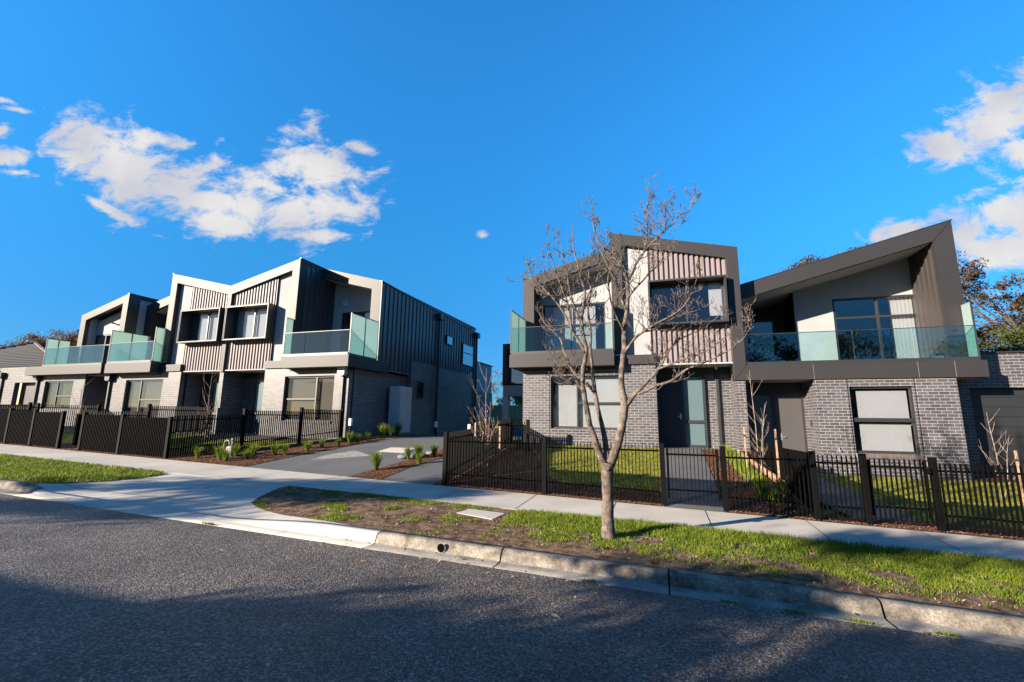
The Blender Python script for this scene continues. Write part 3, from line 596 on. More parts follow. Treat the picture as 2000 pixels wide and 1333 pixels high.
def seams(root, f, x, y0, y1, zlo, zhi, step=.33, sgn=-1, mt=None):
    c = MB(f); c.quad((x, y0, zlo(y0)), (x, y1, zlo(y1)), (x, y1, zhi(y1)), (x, y0, zhi(y0)))
    n = int((y1-y0)/step)
    for i in range(n+1):
        y = y0+.02+(y1-y0-.04)*i/n; x2 = x+sgn*.035
        c.add([(x, y-.014, zlo(y)), (x, y+.014, zlo(y)), (x2, y+.014, zlo(y)), (x2, y-.014, zlo(y)), (x, y-.014, zhi(y)), (x, y+.014, zhi(y)), (x2, y+.014, zhi(y)), (x2, y-.014, zhi(y))],
              [(0, 1, 5, 4), (1, 2, 6, 5), (2, 3, 7, 6), (3, 0, 4, 7), (4, 5, 6, 7), (3, 2, 1, 0)])
    return c.build('side_cladding', mt or dark2, root)

def tap(root, f, x, y, z):
    t = MB(f); t.tube([(x, y, z), (x, y-.06, z), (x, y-.09, z-.02), (x, y-.09, z-.07)], [.012, .012, .012, .014], 8); t.tube([(x, y-.05, z), (x, y-.05, z+.045)], [.008, .008], 6); t.box(x-.03, x+.03, y-.06, y-.04, z+.045, z+.055); t.build('garden_tap', steel, root)

# the town house with a window box bay; coordinates are those of the right hand block, f moves or mirrors them
def roofL(x): return 8.2-.272*(-1.465-x)
def roofR(x): return 8.19-.24*(x+1.465)
def bay_house(label, root_loc, f, xl, sl, co, xr, zf, colbot, side, bmt, blind_mt, lit):
    root = thing('town_house', label, 'town house', root_loc)
    # ground floor
    b = MB(f)
    wall(b, xl, -.13, zf-.7, 3.53, 15.44, .22, [(-3.62, -1.19, 1.42, 3.19)])
    b.box(xl, xl+.22, 15.76, 19.7, zf-.7, 3.5); b.box(-.35, -.13, 15.76, 16.5, zf-.7, 3.5)
    b.box(-.13, -.105, 16.4, 16.5, zf-.7, 3.5)
    wall(b, 1.37, 2.198, zf-.7, 3.5, 16.5, .2)
    b.box(2.20 if side == 'A' else 2.16, 2.47 if side == 'A' else xr-.003, 15.46, 16.72, zf-.7, colbot)
    if side != 'A': b.box(2.16, xr-.003, 16.72, 18, zf-.7, 3.5)
    else: b.box(2.2, 2.53, 15.67, 16.72, 2.955, 3.9)
    wb = b.build('wall', bmt, root)
    sc = MB(f)                                                       # soldier course sill under the front window
    sc.box(-3.62, -1.19, 15.425, 15.76, 1.335, 1.42); sc.build('window_sill', bmt, root)
    wl = MB(f); wl.box(xl+.22, -.35, 16.9, 17.0, zf, 3.4)
    zb = 1.42
    bl = [(-3.50, -2.76, zb+.08, 2.9), (-2.66, -1.27, zb+.62 if 0 else zb+.06, 3.14)] if lit else [(-3.55, -2.74, zb+.05, 3.15), (-2.68, -1.24, zb+.05, 3.15)]
    window(root, f, 15.53, -3.62, -1.19, 1.42, 3.19, [-2.71], [(-2.71, -1.24, 2.28)], blind=bl, bm=blind_mt)
    # entrance
    d = MB(f); d.box(-.105, .66, 16.42, 16.47, zf, 3.17); do = d.build('entrance_door', door_m, root)
    df = MB(f); df.box(-.13, 1.40, 16.40, 16.5, 3.17, 3.25); df.box(.66, .72, 16.40, 16.5, zf, 3.17); df.box(1.33, 1.40, 16.40, 16.5, zf, 3.17); df.box(.72, 1.33, 16.40, 16.5, 1.64, 1.74); df.box(.72, 1.33, 16.40, 16.5, zf, zf+.09)
    df.box(-.13, 2.2, 16.48, 16.6, 3.25, 3.5); df.build('door_frame', dark_m, root)
    sg = MB(f); sg.box(.73, 1.32, 16.44, 16.45, zf+.09, 1.64); sg.box(.73, 1.32, 16.44, 16.45, 1.74, 3.17); sg.build('sidelight', frost_blue, root)
    sb = MB(f); sb.box(.7, 1.36, 16.52, 16.53, zf, 3.2); sb.build('sidelight_backing', blind_m, root)
    hd = MB(f); hd.tube([(.60, 16.42, zf+1.0), (.60, 16.36, zf+1.0), (.50, 16.36, zf+1.0)], [.011]*3, 6); hd.box(.575, .625, 16.412, 16.42, zf+.92, zf+1.1); hd.build('door_handle', steel, do)
    cg = MB(f); cg.box(-.13, 2.2, 15.46, 16.5, 3.495, 3.53); cg.build('porch_soffit', soffit_m, root)
    stp = MB(f); stp.box(-.12, 2.1, 15.5, 16.5, zf-.6, zf); stp.build('porch_floor', conc_dark, root)
    # balcony slab and the small cornice beside it
    b = MB(f); b.box(sl, -1.39, 14.94, 17.64, 3.47, 3.92); b.build('balcony_slab', frame_m, root, bevel=.01)
    b = MB(f); b.box(-1.388, -.12, 15.36, 15.6, 3.535, 3.84); b.box(xl, -1.395, 15.42, 15.7, 3.40, 3.468); b.build('cornice', frame_m, root)
    balustrade(root, f, sl+.06, -1.45, 14.98, 3.92, 4.87, 3)
    screen(root, f, sl+.03, 14.98, 16.76, 3.94, 5.52)
    screen(root, f, -1.42, 14.98, 15.38, 3.94, 5.52, 1)
    # upper floor: balcony bay frame
    zc = roofL(co)
    fr = MB(f)
    fr.prism([(co, 3.925), (co+.46, 3.925), (co+.46, roofL(co+.46)-.45), (-1.47, roofL(-1.47)-.45), (-1.47, roofL(-1.47)), (co, zc)], 16.8, 16.95)
    fr.box(co+.012, co+.46, 16.952, 17.7, 3.925, roofL(co)-.35)
    fr.prism([(co+.01, roofL(co+.01)-.2), (-1.47, roofL(-1.47)-.2), (-1.47, roofL(-1.47)-.01), (co+.01, roofL(co+.01)-.01)], 16.952, 27.4)
    fo = fr.build('balcony_frame', frame_m, root)
    sf = MB(f); sf.prism([(co+.46, roofL(co+.46)-.455), (-1.47, roofL(-1.47)-.455), (-1.47, roofL(-1.47)-.44), (co+.46, roofL(co+.46)-.44)], 16.955, 17.7); sf.build('soffit', soffit_m, root)
    bw = MB(f)
    a0 = co+.46
    hx0, hx1, hz1 = a0+.05, -1.95, 6.30
    bw.prism([(hx1, 3.93), (-1.47, 3.93), (-1.47, roofL(-1.47)-.44), (hx1, roofL(hx1)-.44)], 17.65, 17.85)
    bw.prism([(a0-.1, hz1), (hx1-.001, hz1), (hx1-.001, roofL(hx1)-.441), (a0-.1, roofL(a0-.1)-.441)], 17.65, 17.85)
    bw.build('rendered_wall', stucco, root)
    window(root, f, 17.68, hx0-.05, hx1, 3.95, hz1, [(hx0+hx1)/2-.05], [(hx0, hx1, 5.45)], name='balcony_door', bm=blind_m, blind=[(hx0+.5, hx1-.4, 4.3, 6.25)] if lit else [(hx0+.3, hx1-.4, 4.6, 6.25)])
    vent(root, f, -2.1, 6.75, 17.65)
    # window box bay
    xi = 2.16; fb = MB(f)
    lowr = colbot if side != 'A' else 2.96
    fb.prism([(-1.465, 3.925), (-1.09, 3.925), (-1.09, roofR(-1.09)-.40), (xi, roofR(xi)-.42), (xi, lowr), (xr, lowr), (xr, roofR(xr)), (-1.465, roofR(-1.465))], 15.40, 15.76)
    fb.prism([(-1.46, roofR(-1.46)-.2), (xr-.01, roofR(xr)-.2), (xr-.01, roofR(xr)-.012), (-1.46, roofR(-1.46)-.012)], 15.76, 27.4)
    fb.build('bay_frame', frame_m, root, bevel=.006)
    rs = MB(f); rs.quad((xr-.02, 15.76, 3.4), (xr-.02, 27, 3.4), (xr-.02, 27, roofR(xr)-.1), (xr-.02, 15.76, roofR(xr)-.1)); rs.build('party_wall', stucco if side == 'A' else dark2, root)
    seams(root, f, -1.452, 15.762, 27.2, lambda y: 3.925, lambda y: roofR(-1.465)-.01, .30, -1, dark2)
    cpn = MB(f); cpn.box(-1.50, -1.40, 15.40, 27.2, roofR(-1.465)-.005, roofR(-1.465)+.02); cpn.build('roof_capping', dark_m, root)
    su = MB(f); su.prism([(-1.12, 3.85), (-.235, 3.85), (-.235, roofR(-.235)-.36), (-1.12, roofR(-1.12)-.36)], 15.60, 15.75); su.build('rendered_panel', stucco, root)
    corrugate(root, f, -.235, 2.165, 15.575, lambda x: 3.47, lambda x: 4.80)
    corrugate(root, f, -.235, 2.165, 15.575, lambda x: 6.24, lambda x: roofR(x)-.36)
    tr = MB(f); tr.box(-.245, -.225, 15.52, 15.62, 3.47, roofR(-.2)-.37); tr.build('panel_trim', dark_m, root)
    wb2 = MB(f); t = .055
    wb2.box(-.265, 2.10, 15.15, 15.76, 4.77, 4.77+t); wb2.box(-.265, 2.10, 15.15, 15.76, 6.27-t, 6.27); wb2.box(-.265, -.265+t, 15.15, 15.76, 4.77+t, 6.27-t); wb2.box(2.10-t, 2.10, 15.15, 15.76, 4.77+t, 6.27-t)
    wo_ = wb2.build('window_box', dark_m, root)
    if not lit:
        ed = MB(f); e = .03
        ed.box(-.270, 2.105, 15.135, 15.149, 4.765, 4.765+e); ed.box(-.270, 2.105, 15.135, 15.149, 6.275-e, 6.275); ed.box(2.105-e, 2.105, 15.135, 15.149, 4.765+e, 6.275-e); ed.box(-.270, -.27+e, 15.135, 15.149, 4.765+e, 6.275-e); ed.build('edge_trim', frame_m, wo_)
    window(root, f, 15.58, -.21, 2.045, 4.825, 6.215, [.92], bm=blind_m, blind=[(1.62, 2.02, 5.1, 6.18)] if lit else [(.2, .9, 4.86, 6.18), (.96, 2.0, 4.86, 6.18)], deep=2.2)
    return root
fA = lambda x, y, z: (x, y, z)
fL3 = lambda x, y, z: (x-20.25, y-.69, z+.13)
fL4 = lambda x, y, z: (-15.713-x, y-.69, z+.13)
hA = bay_house('grey brick town house with pink corrugated bay, right behind the bare street tree', (-1, 15.4, .85), fA, -4.62, -4.97, -5.06, 2.52, .85, 2.958, 'A', brick, blind_m, True)
h3 = bay_house('pale town house left of the middle valley roof, second house from the left garage', (-21.5, 14.7, .95), fL3, -4.75, -4.4, -5.12, 2.268, .85, 3.44, 'L3', brick, blind2, False)
h4 = bay_house('town house at the driveway corner with black seamed cladding down its long side', (-14.5, 14.7, .95), fL4, -4.29, -4.59, -4.54, 2.268, .85, 3.44, 'L4', brick, blind2, False)
downpipe(hA, fA, 1.78, 16.5, .85, 3.5, .05, False)
downpipe(h4, fL4, -4.06, 15.44, .7, 3.45, .05, mt=cab_m); downpipe(h3, fL3, -4.62, 15.44, .7, 3.45, .05)
lp = MB(fA); lp.box(1.76-.04, 1.76+.04, 16.2, 16.28, 3.4, 3.49); lp.build('porch_lamp', white_m, hA)
# long side of the driveway corner house
X4 = -11.17
fS = lambda x, y, z: (X4-y, x, z)
cl_ = MB(); 
seams(h4, fA, X4, 16.11, 18.82, lambda y: 3.72, lambda y: 7.46-.028*(y-16.1), .325, 1, dark2)
seams(h4, fA, X4, 18.821, 26.85, lambda y: 3.72 if y < 19.1 else 4.34, lambda y: 7.46-.028*(y-16.1), .325, 1, dark2)
w4 = MB(); w4.box(-11.6, X4+.012, 18.9, 26.85, .2, 4.36); w4.build('side_wall', brick, h4)
cpp = MB(); cpp.box(-11.62, X4+.03, 18.88, 26.88, 4.36, 4.385); cpp.box(-11.3, X4+.03, 14.26, 18.8, 3.700, 3.718); cpp.box(X4-.1, X4+.04, 16.1, 26.9, 7.44, 7.47) if 0 else None
cpp.build('flashing', mat('grey_flashing', (.24, .25, .28), .5, .5, .05), h4)
tp = MB(); tp.prismx([(16.1, 7.46), (26.88, 7.16), (26.88, 7.20), (16.1, 7.50)], X4-.12, X4+.045); tp.build('roof_capping', dark_m, h4)
bk = MB(); bk.box(-18.0, X4-.01, 26.75, 26.85, .2, 7.1); bk.build('rear_wall', dark2, h4)
tb = MB(); tb.box(-11.3, -11.14, 26.80, 26.90, .9, 7.1); tb.build('corner_trim', dark_m, h4)
for (a, b_, c, d_, tz) in ((22.4, 23.25, 5.76, 6.27, []), (24.55, 26.25, 4.87, 6.17, [5.62]), (19.5, 20.05, 2.66, 3.46, [])):
    bb = MB(fS); bb.box(a, b_, -.050, -.045, c, d_); bb.build('window_backing', room_m, h4)
    window(h4, lambda x, y, z: (X4+.09-y, x, z), 0, a, b_, c, d_, [], [(a, b_, q) for q in tz], fw=.04, room=False, glass=glass_mat('side_window_glass', (.55, .62, .66), .22))
for y_, z_ in ((21.4, 7.0), (26.6, 6.9)):
    q = MB(); q.box(X4+.04, X4+.16, y_-.04, y_+.04, .95, z_-.1); q.box(X4+.03, X4+.27, y_-.18, y_+.18, z_-.1, z_+.22) ; q.build('downpipe', dark_m, h4)
bj = MB(); bj.box(X4+.001, X4+.004, 22.95, 22.97, .9, 4.33); bj.build('brick_joint', black_m, h4)
tap(h4, fL4, -.9, 15.44, 1.55)

# ------------------------------------------------------------------ right hand house with the wide balcony
hB = thing('town_house', 'grey brick town house with wide glass balcony and steep roof edge, beside the right garage', 'town house', (5, 15.4, .27))
b = MB()
wall(b, 4.29, 7.63, -.6, 2.958, 15.44, .22, [(5.14, 6.64, .88, 2.74)])
b.box(4.29, 4.51, 15.76, 16.6, -.6, 2.95); b.box(7.41, 7.63, 15.76, 16.25, -.6, 2.95); b.box(4.24, 4.29, 16.5, 16.6, -.6, 2.95)
wall(b, 7.63, 14.5, -.6, 3.69, 16.25, .22, [(8.28, 12.4, -.5, 2.72)])
b.box(2.475, 2.73, 16.5, 16.7, -.6, 2.95)
b.build('wall', brick, hB)
sc = MB()
for i in range(18):
    a = 5.14+i*(1.5/18); sc.box(a+.004, a+.0793, 15.415, 15.5, .765, .878)
sc.build('window_sill', mat('sill_brick', (.13, .105, .10), .5, .5, .2, 9), hB); scm = MB(); scm.box(5.14, 6.64, 15.425, 15.5, .76, .872); scm.build('sill_mortar', mat('mortar', (.5, .47, .44), .9, .1, .05), hB)
ej = MB()
for x in (5.10, 6.68, -3.66, -1.15): ej.box(x-.006, x+.006, 15.434, 15.4395, -.5 if x > 3 else .3, 2.95 if x > 3 else 3.45)
ej.build('expansion_joint', black_m, hB)
window(hB, fA, 15.52, 5.14, 6.64, .88, 2.74, [], [(5.17, 6.61, 1.78)], fw=.06, blind=[(5.36, 6.56, 1.86, 2.62), (5.36, 6.56, .96, 1.70)])
for z in (1.80,):
    w = MB(); w.box(5.2, 6.58, 15.50, 15.53, z-.055, z+.055); w.build('sash_rail', dark_m, hB)
tap(hB, fA, 4.72, 15.44, .98)
ic = MB(); ic.box(4.28, 4.288, 16.05, 16.13, 1.6, 1.78) ; ic.box(4.27, 4.288, 16.0, 16.12, 1.62, 1.74); ic.build('door_bell', dark_m, hB)
d = MB(); d.box(3.47, 4.18, 16.55, 16.6, .27, 2.56); do = d.build('entrance_door', mat('taupe_door', (.07, .065, .066), .5, .4, .04), hB)
df = MB(); df.box(2.73, 4.24, 16.52, 16.62, 2.56, 2.66); df.box(2.73, 2.80, 16.52, 16.62, .27, 2.56); df.box(3.36, 3.46, 16.52, 16.62, .27, 2.56); df.box(4.18, 4.24, 16.50, 16.62, .27, 2.56); df.box(2.8, 3.36, 16.52, 16.62, .27, .38); df.box(2.73, 4.29, 16.6, 16.7, 2.66, 2.95); df.build('door_frame', dark_m, hB)
sg = MB(); sg.box(2.80, 3.36, 16.565, 16.575, .38, 2.56); sg.build('sidelight', frost_blue, hB); sb = MB(); sb.box(2.75, 3.4, 16.63, 16.64, .3, 2.6); sb.build('sidelight_backing', blind_m, hB)
hd = MB(); hd.tube([(3.55, 16.55, 1.25), (3.55, 16.49, 1.25), (3.66, 16.49, 1.25)], [.011]*3, 6); hd.box(3.525, 3.575, 16.542, 16.55, 1.15, 1.37); hd.build('door_handle', steel, do)
pf = MB(); pf.box(2.5, 4.28, 15.5, 16.6, -.3, .275); pf.build('porch_floor', conc_dark, hB)
# slab, mitred into the neighbour's column
b = MB(); b.prism([(2.165, 2.96), (8.32, 2.96), (8.32, 3.41), (2.525, 3.41)], 15.39, 15.62); b.box(2.525, 8.32, 15.62, 17.4, 3.0, 3.405); b.build('balcony_slab', frame_m, hB)
jb = MB()
for x in (4.29, 6.80, 7.62): jb.box(x-.004, x+.004, 15.386, 15.3895, 2.965, 3.405)
jb.build('panel_joint', mat('joint_grey', (.2, .2, .19), .8, .2, 0), hB)
sf = MB(); sf.box(2.5, 8.30, 15.63, 17.3, 2.962, 2.998); sf.build('porch_soffit', soffit_m, hB)
balustrade(hB, fA, 2.54, 8.20, 15.43, 3.41, 4.36, 4)
screen(hB, fA, 8.20, 15.43, 15.88, 3.43, 5.04, 1)
def rb(x): return 6.10+.2645*(x-2.59)
fr = MB(); fr.prism([(2.53, rb(2.53)), (8.30, rb(8.30)), (8.30, 3.412), (7.81, 3.412), (7.81, rb(7.81)-.47), (2.53, rb(2.53)-.47)], 15.90, 16.02)
fr.prism([(2.53, rb(2.53)-.012), (8.29, rb(8.29)-.012), (8.29, rb(8.29)-.2), (2.53, rb(2.53)-.2)], 16.02, 26)
fr.box(7.83, 8.29, 16.02, 17.6, 3.41, 7.2); fr.build('balcony_frame', frame_m, hB)
mj = MB(); mj.bar((7.81, 15.897, rb(7.81)-.47), (8.30, 15.897, rb(8.30)), .008, .004); mj.bar((2.165, 15.387, 2.96), (2.525, 15.387, 3.41), .008, .004); mj.build('mitre_joint', black_m, hB)
cc = MB(); cc.bar((2.5, 15.95, rb(2.5)+.006), (8.33, 15.95, rb(8.33)+.006), .12, .02); cc.build('roof_capping', dark_m, hB)
sf = MB(); sf.prism([(2.53, rb(2.53)-.475), (7.81, rb(7.81)-.475), (7.81, rb(7.81)-.46), (2.53, rb(2.53)-.46)], 16.03, 18.9); sf.build('soffit', soffit_m, hB)
rbp = MB()                                                           # ribbed lining of the column's inner side
rbp.box(7.815, 7.829, 16.03, 17.4, 3.41, 7.02)
for i in range(5): rbp.box(7.79, 7.8149, 16.15+i*.26, 16.19+i*.26, 3.41, 7.02)
rbp.build('ribbed_lining', mat('bronze_lining', (.050, .041, .038), .45, .5, .05), hB)
bw = MB(); zt = lambda x: rb(x)-.45
def wallpoly(mb, x0, x1, z0, zt_, y, th): mb.prism([(x0, z0), (x1, z0), (x1, zt_(x1)), (x0, zt_(x0))], y, y+th)
wallpoly(bw, 4.46, 5.585, 3.41, zt, 17.4, .2); wallpoly(bw, 5.586, 8.049, 5.80, zt, 17.4, .2); wallpoly(bw, 8.05, 8.30, 3.41, zt, 17.4, .2)
bw.build('rendered_wall', stucco, hB); bw = MB(); wallpoly(bw, 2.53, 2.82, 3.41, zt, 16.6, .2); bw.build('rendered_return', stucco, hB)
rw = MB(); rw.box(4.44, 4.459, 17.4, 18.8, 3.41, 6.2); wallpoly(rw, 2.5, 4.46, 3.41, zt, 18.8, .1); rw.box(2.81, 2.83, 16.8, 18.8, 3.41, 5.8); rw.build('recess_cladding', frame_m, hB)
window(hB, fA, 18.72, 3.2, 4.1, 3.45, 5.45, [], [], fw=.06, room=False, name='balcony_door'); bb = MB(); bb.box(3.22, 4.08, 18.785, 18.79, 3.5, 5.4); bb.build('window_backing', room_m, hB)
window(hB, fA, 17.43, 5.585, 8.05, 3.42, 5.80, [6.83], [(5.6, 8.03, 5.14)], fw=.065, name='balcony_door', blind=[(7.25, 8.0, 3.5, 5.7)], bm=blind_m, deep=2.5)
vent(hB, fA, 7.97, 6.40, 17.4, .22)
# garage
gd = MB()
for i in range(12): gd.box(8.24, 12.42, 16.40, 16.44, -.5+i*.27, -.5+i*.27+.262)
gd.build('garage_door', mat('garage_panel', (.022, .023, .026), .45, .5, .06), hB); gb = MB(); gb.box(8.24, 12.42, 16.415, 16.47, -.5, 2.76); gb.build('door_groove', black_m, hB)
gc = MB(); gc.box(7.62, 14.52, 16.20, 16.52, 3.69, 3.73); gc.build('parapet_capping', dark_m, hB)
gr = MB(); gr.box(7.7, 14.4, 16.55, 24, 3.3, 3.4); gr.box(14.3, 14.5, 16.47, 24, -.6, 3.6); gr.build('garage_roof', dark_m, hB)
downpipe(hB, fA, 7.80, 16.25, 0, 2.92, .05, True, .26)
ss_ = MB(); ss_.box(8.1, 8.3, 17.6, 26, 3.4, rb(8.3)-.15); ss_.build('side_cladding', dark2, hB)

# ------------------------------------------------------------------ far left house with its garage
h1 = thing('town_house', 'leftmost pale brick town house with single sloping roof, beside the dark garage', 'town house', (-28, 14.7, .98))
b = MB(); wall(b, -30.5, -26.75, .3, 3.62, 14.73, .22, [(-29.8, -27.6, 1.95, 3.35)])
b.box(-26.97, -26.75, 14.95, 16.2, .3, 3.6); wall(b, -26.75, -25.0, .3, 3.62, 16.2, .2)
wall(b, -35.6, -30.5, .3, 4.25, 15.55, .22, [(-34.1, -32.0, .3, 3.4)]); b.box(-30.72, -30.5, 14.95, 15.55, .3, 3.6)
b.build('wall', brick, h1)
window(h1, fA, 14.80, -29.8, -27.6, 1.95, 3.35, [-28.9], [(-28.9, -27.65, 2.6)], blind=[(-29.75, -28.93, 2, 3.3), (-28.87, -27.65, 2, 3.3)], bm=blind2)
b = MB(); b.box(-30.6, -24.9, 14.25, 15.9, 3.62, 4.02); b.build('balcony_slab', frame_m, h1)
pcg = MB(); pcg.box(-26.7, -25.05, 14.8, 16.2, 3.58, 3.61); pcg.build('porch_soffit', soffit_m, h1)
balustrade(h1, fA, -29.35, -24.95, 14.29, 4.02, 4.96, 3); screen(h1, fA, -29.37, 14.29, 15.25, 4.04, 5.46)
def r1(x): return 6.83+.275*(x+28.73)
fr = MB(); fr.prism([(-28.73, 4.025), (-28.35, 4.025), (-28.35, r1(-28.35)-.38), (-25.7, r1(-25.7)-.38), (-25.7, 4.025), (-25.35, 4.025), (-25.35, r1(-25.35)), (-28.73, r1(-28.73))], 15.2, 15.4)
fr.prism([(-28.72, r1(-28.72)-.2), (-25.36, r1(-25.36)-.2), (-25.36, r1(-25.36)-.01), (-28.72, r1(-28.72)-.01)], 15.4, 24); fr.build('balcony_frame', frame_m, h1)
bw = MB(); bw.prism([(-28.36, 5.85), (-25.69, 5.85), (-25.69, r1(-25.69)-.37), (-28.36, r1(-28.36)-.37)], 15.75, 15.9); bw.box(-26.9, -25.69, 15.75, 15.9, 4.02, 5.849); bw.box(-28.72, -28.37, 15.401, 24, 4.02, 6.8); bw.build('rendered_wall', stucco, h1)
window(h1, fA, 15.78, -28.36, -26.9, 4.05, 5.85, [-27.6], [(-28.3, -26.9, 5.3)], name='balcony_door')
sd = MB(); sd.box(-25.45, -25.362, 15.4, 24, 3.6, r1(-25.36)-.16); sd.build('side_cladding', rear_m, h1); sd = MB(); sd.box(-25.46, -25.33, 15.201, 24, r1(-25.35)-.03, r1(-25.35)+.03); sd.build('roof_capping', dark_m, h1)
s2 = MB(); s2.box(-25.3499, -25.33, 15.2, 15.75, 4.03, r1(-25.35)-.03); s2.build('corner_trim', dark_m, h1)
gd = MB(); gd.box(-34.2, -31.9, 15.9, 15.95, .3, 3.5); gd.build('garage_door', dark_m, h1)
downpipe(h1, fA, -30.3, 14.73, .9, 3.72, .06); downpipe(h1, fA, -35.2, 15.55, .9, 3.95, .07)
lm = MB(); lm.box(-32.35, -32.1, 15.49, 15.545, 3.86, 3.94); lm.tube([(-32.3, 15.5, 3.9), (-32.5, 15.36, 3.95)], [.03, .04], 6); lm.tube([(-32.15, 15.5, 3.9), (-32.0, 15.36, 3.84)], [.03, .04], 6); lm.build('security_light', dark_m, h1)
lm = MB(); lm.box(-26.75, -26.55, 15.68, 15.745, 6.3, 6.37); lm.tube([(-26.7, 15.7, 6.33), (-26.9, 15.55, 6.4)], [.03, .04], 6); lm.tube([(-26.6, 15.7, 6.33), (-26.45, 15.55, 6.27)], [.03, .04], 6); lm.build('security_light', dark_m, h1)

# ------------------------------------------------------------------ houses behind
nh = thing('neighbour_house', 'cream neighbour house with a dark tiled hip roof behind the left garage', 'house', (-45, 20, 1))
b = MB(); b.box(-58, -35.7, 18.6, 34, .5, 4.5); b.build('wall', cream, nh)
b = MB(); A = (-60, 18, 4.62); B = (-35, 18, 4.62); C = (-35, 34, 4.62); D = (-60, 34, 4.62); E1 = (-53, 25, 7.9); E2 = (-42, 26, 7.9)
n_ = 16
def course(a, b1, c, d1):      # tiled slope a-b1 eave, d1-c ridge side, stepped courses
    a, b1, c, d1 = map(Vector, (a, b1, c, d1))
    for i in range(n_):
        t0, t1 = i/n_, (i+1)/n_; p0, p1 = a.lerp(d1, t0), b1.lerp(c, t0); q0, q1 = a.lerp(d1, t1), b1.lerp(c, t1); u = Vector((0, 0, .06))
        b.add([p0+u, p1+u, q1, q0, p0, p1], [(0, 1, 2, 3), (4, 5, 1, 0)])
E2 = (-53, 30, 7.9); course(A, B, E1, E1); course(B, C, E2, E1); course(D, A, E1, E2); b.quad(C, D, E2)
b.build('roof', tile_m, nh, recalc=False); b = MB(); b.box(-60.1, -34.9, 17.9, 18.05, 4.45, 4.62); b.build('gutter', dark_m, nh)
b = MB(); b.bar((-60, 18, 4.7), (-53, 25, 7.98), .2, .1); b.bar((-35, 18, 4.7), (-53, 25, 7.98), .2, .1); b.bar((-53, 25, 7.98), (-53, 30, 7.98), .2, .1); b.build('ridge_tiles', cream if 0 else mat('ridge', (.20, .15, .12), .8, .3, .1), nh)
rh = thing('rear_house', 'two storey grey rendered rear house beyond the end of the driveway', 'house', (-15, 32, .95))
b = MB(); b.box(-20, -12.5, 28.5, 33.2, 3.7, 5.75); b.build('upper_wall', rear_m, rh); b = MB(); b.box(-20, -12.45, 28.4, 33.3, .5, 3.69); b.build('lower_wall', mat('rear_lower', (.26, .23, .23), .85, .2, .06), rh); b = MB(); b.box(-20.05, -12.4, 28.3, 33.4, 5.75, 5.80); b.build('capping', dark_m, rh)
b = MB(); b.box(-13.6, -12.9, 28.47, 28.499, 4.2, 5.2); b.build('window', dark_m, rh)
rt = thing('rear_town_house', 'rear town house with bronze framed window seen left of the grey brick house', 'town house', (-7, 24, .95))
b = MB(); b.box(-8.28, -8.0, 23.7, 25.2, 3.55, 5.85); b.box(-8.0, -4.9, 23.7, 25.2, 5.55, 5.85); b.build('frame', frame_m, rt)
b = MB(); b.box(-7.98, -4.9, 24.1, 31, 4.85, 5.54); b.box(-8.2, -4.9, 25.2, 31, 2.9, 5.8); b.build('upper_wall', rear_m, rt)
window(rt, fA, 24.05, -7.98, -5.5, 3.62, 4.84, [], [], fw=.04, room=False, glass=glass_mat('blue_window_glass', (.35, .45, .5), .25)); b = MB(); b.box(-7.98, -5.5, 24.16, 24.2, 3.62, 4.84); b.build('window_backing', room_m, rt)
b = MB(); b.box(-8.25, -5, 23.75, 24.5, 2.95, 3.54); b.build('cornice', stucco, rt)
b = MB(); b.box(-8.3, -7.95, 23.8, 24.1, .9, 2.94); b.build('porch_post', cab_m, rt)
b = MB(); b.box(-7.3, -7.0, 25.4, 25.6, .9, 2.9); b.box(-6.75, -6.45, 25.0, 25.2, .9, 2.9); b.build('porch_wall', brick_pale, rt)
pfn = thing('paling_fence', 'tan timber paling fence across the end of the driveway', 'fence', (-10, 37, .95))
b = MB()
for i in range(110): b.box(-18+i*.12, -18+i*.12+.112, 36.0+.012*(i % 2), 36.03+.012*(i % 2), .9, 2.85+.015*rnd.random())
b.build('paling_panel', paling, pfn); b = MB(); b.box(-18, -4.8, 36.05, 36.12, 1.3, 1.4); b.box(-18, -4.8, 36.05, 36.12, 2.4, 2.5); b.build('rail', paling, pfn)
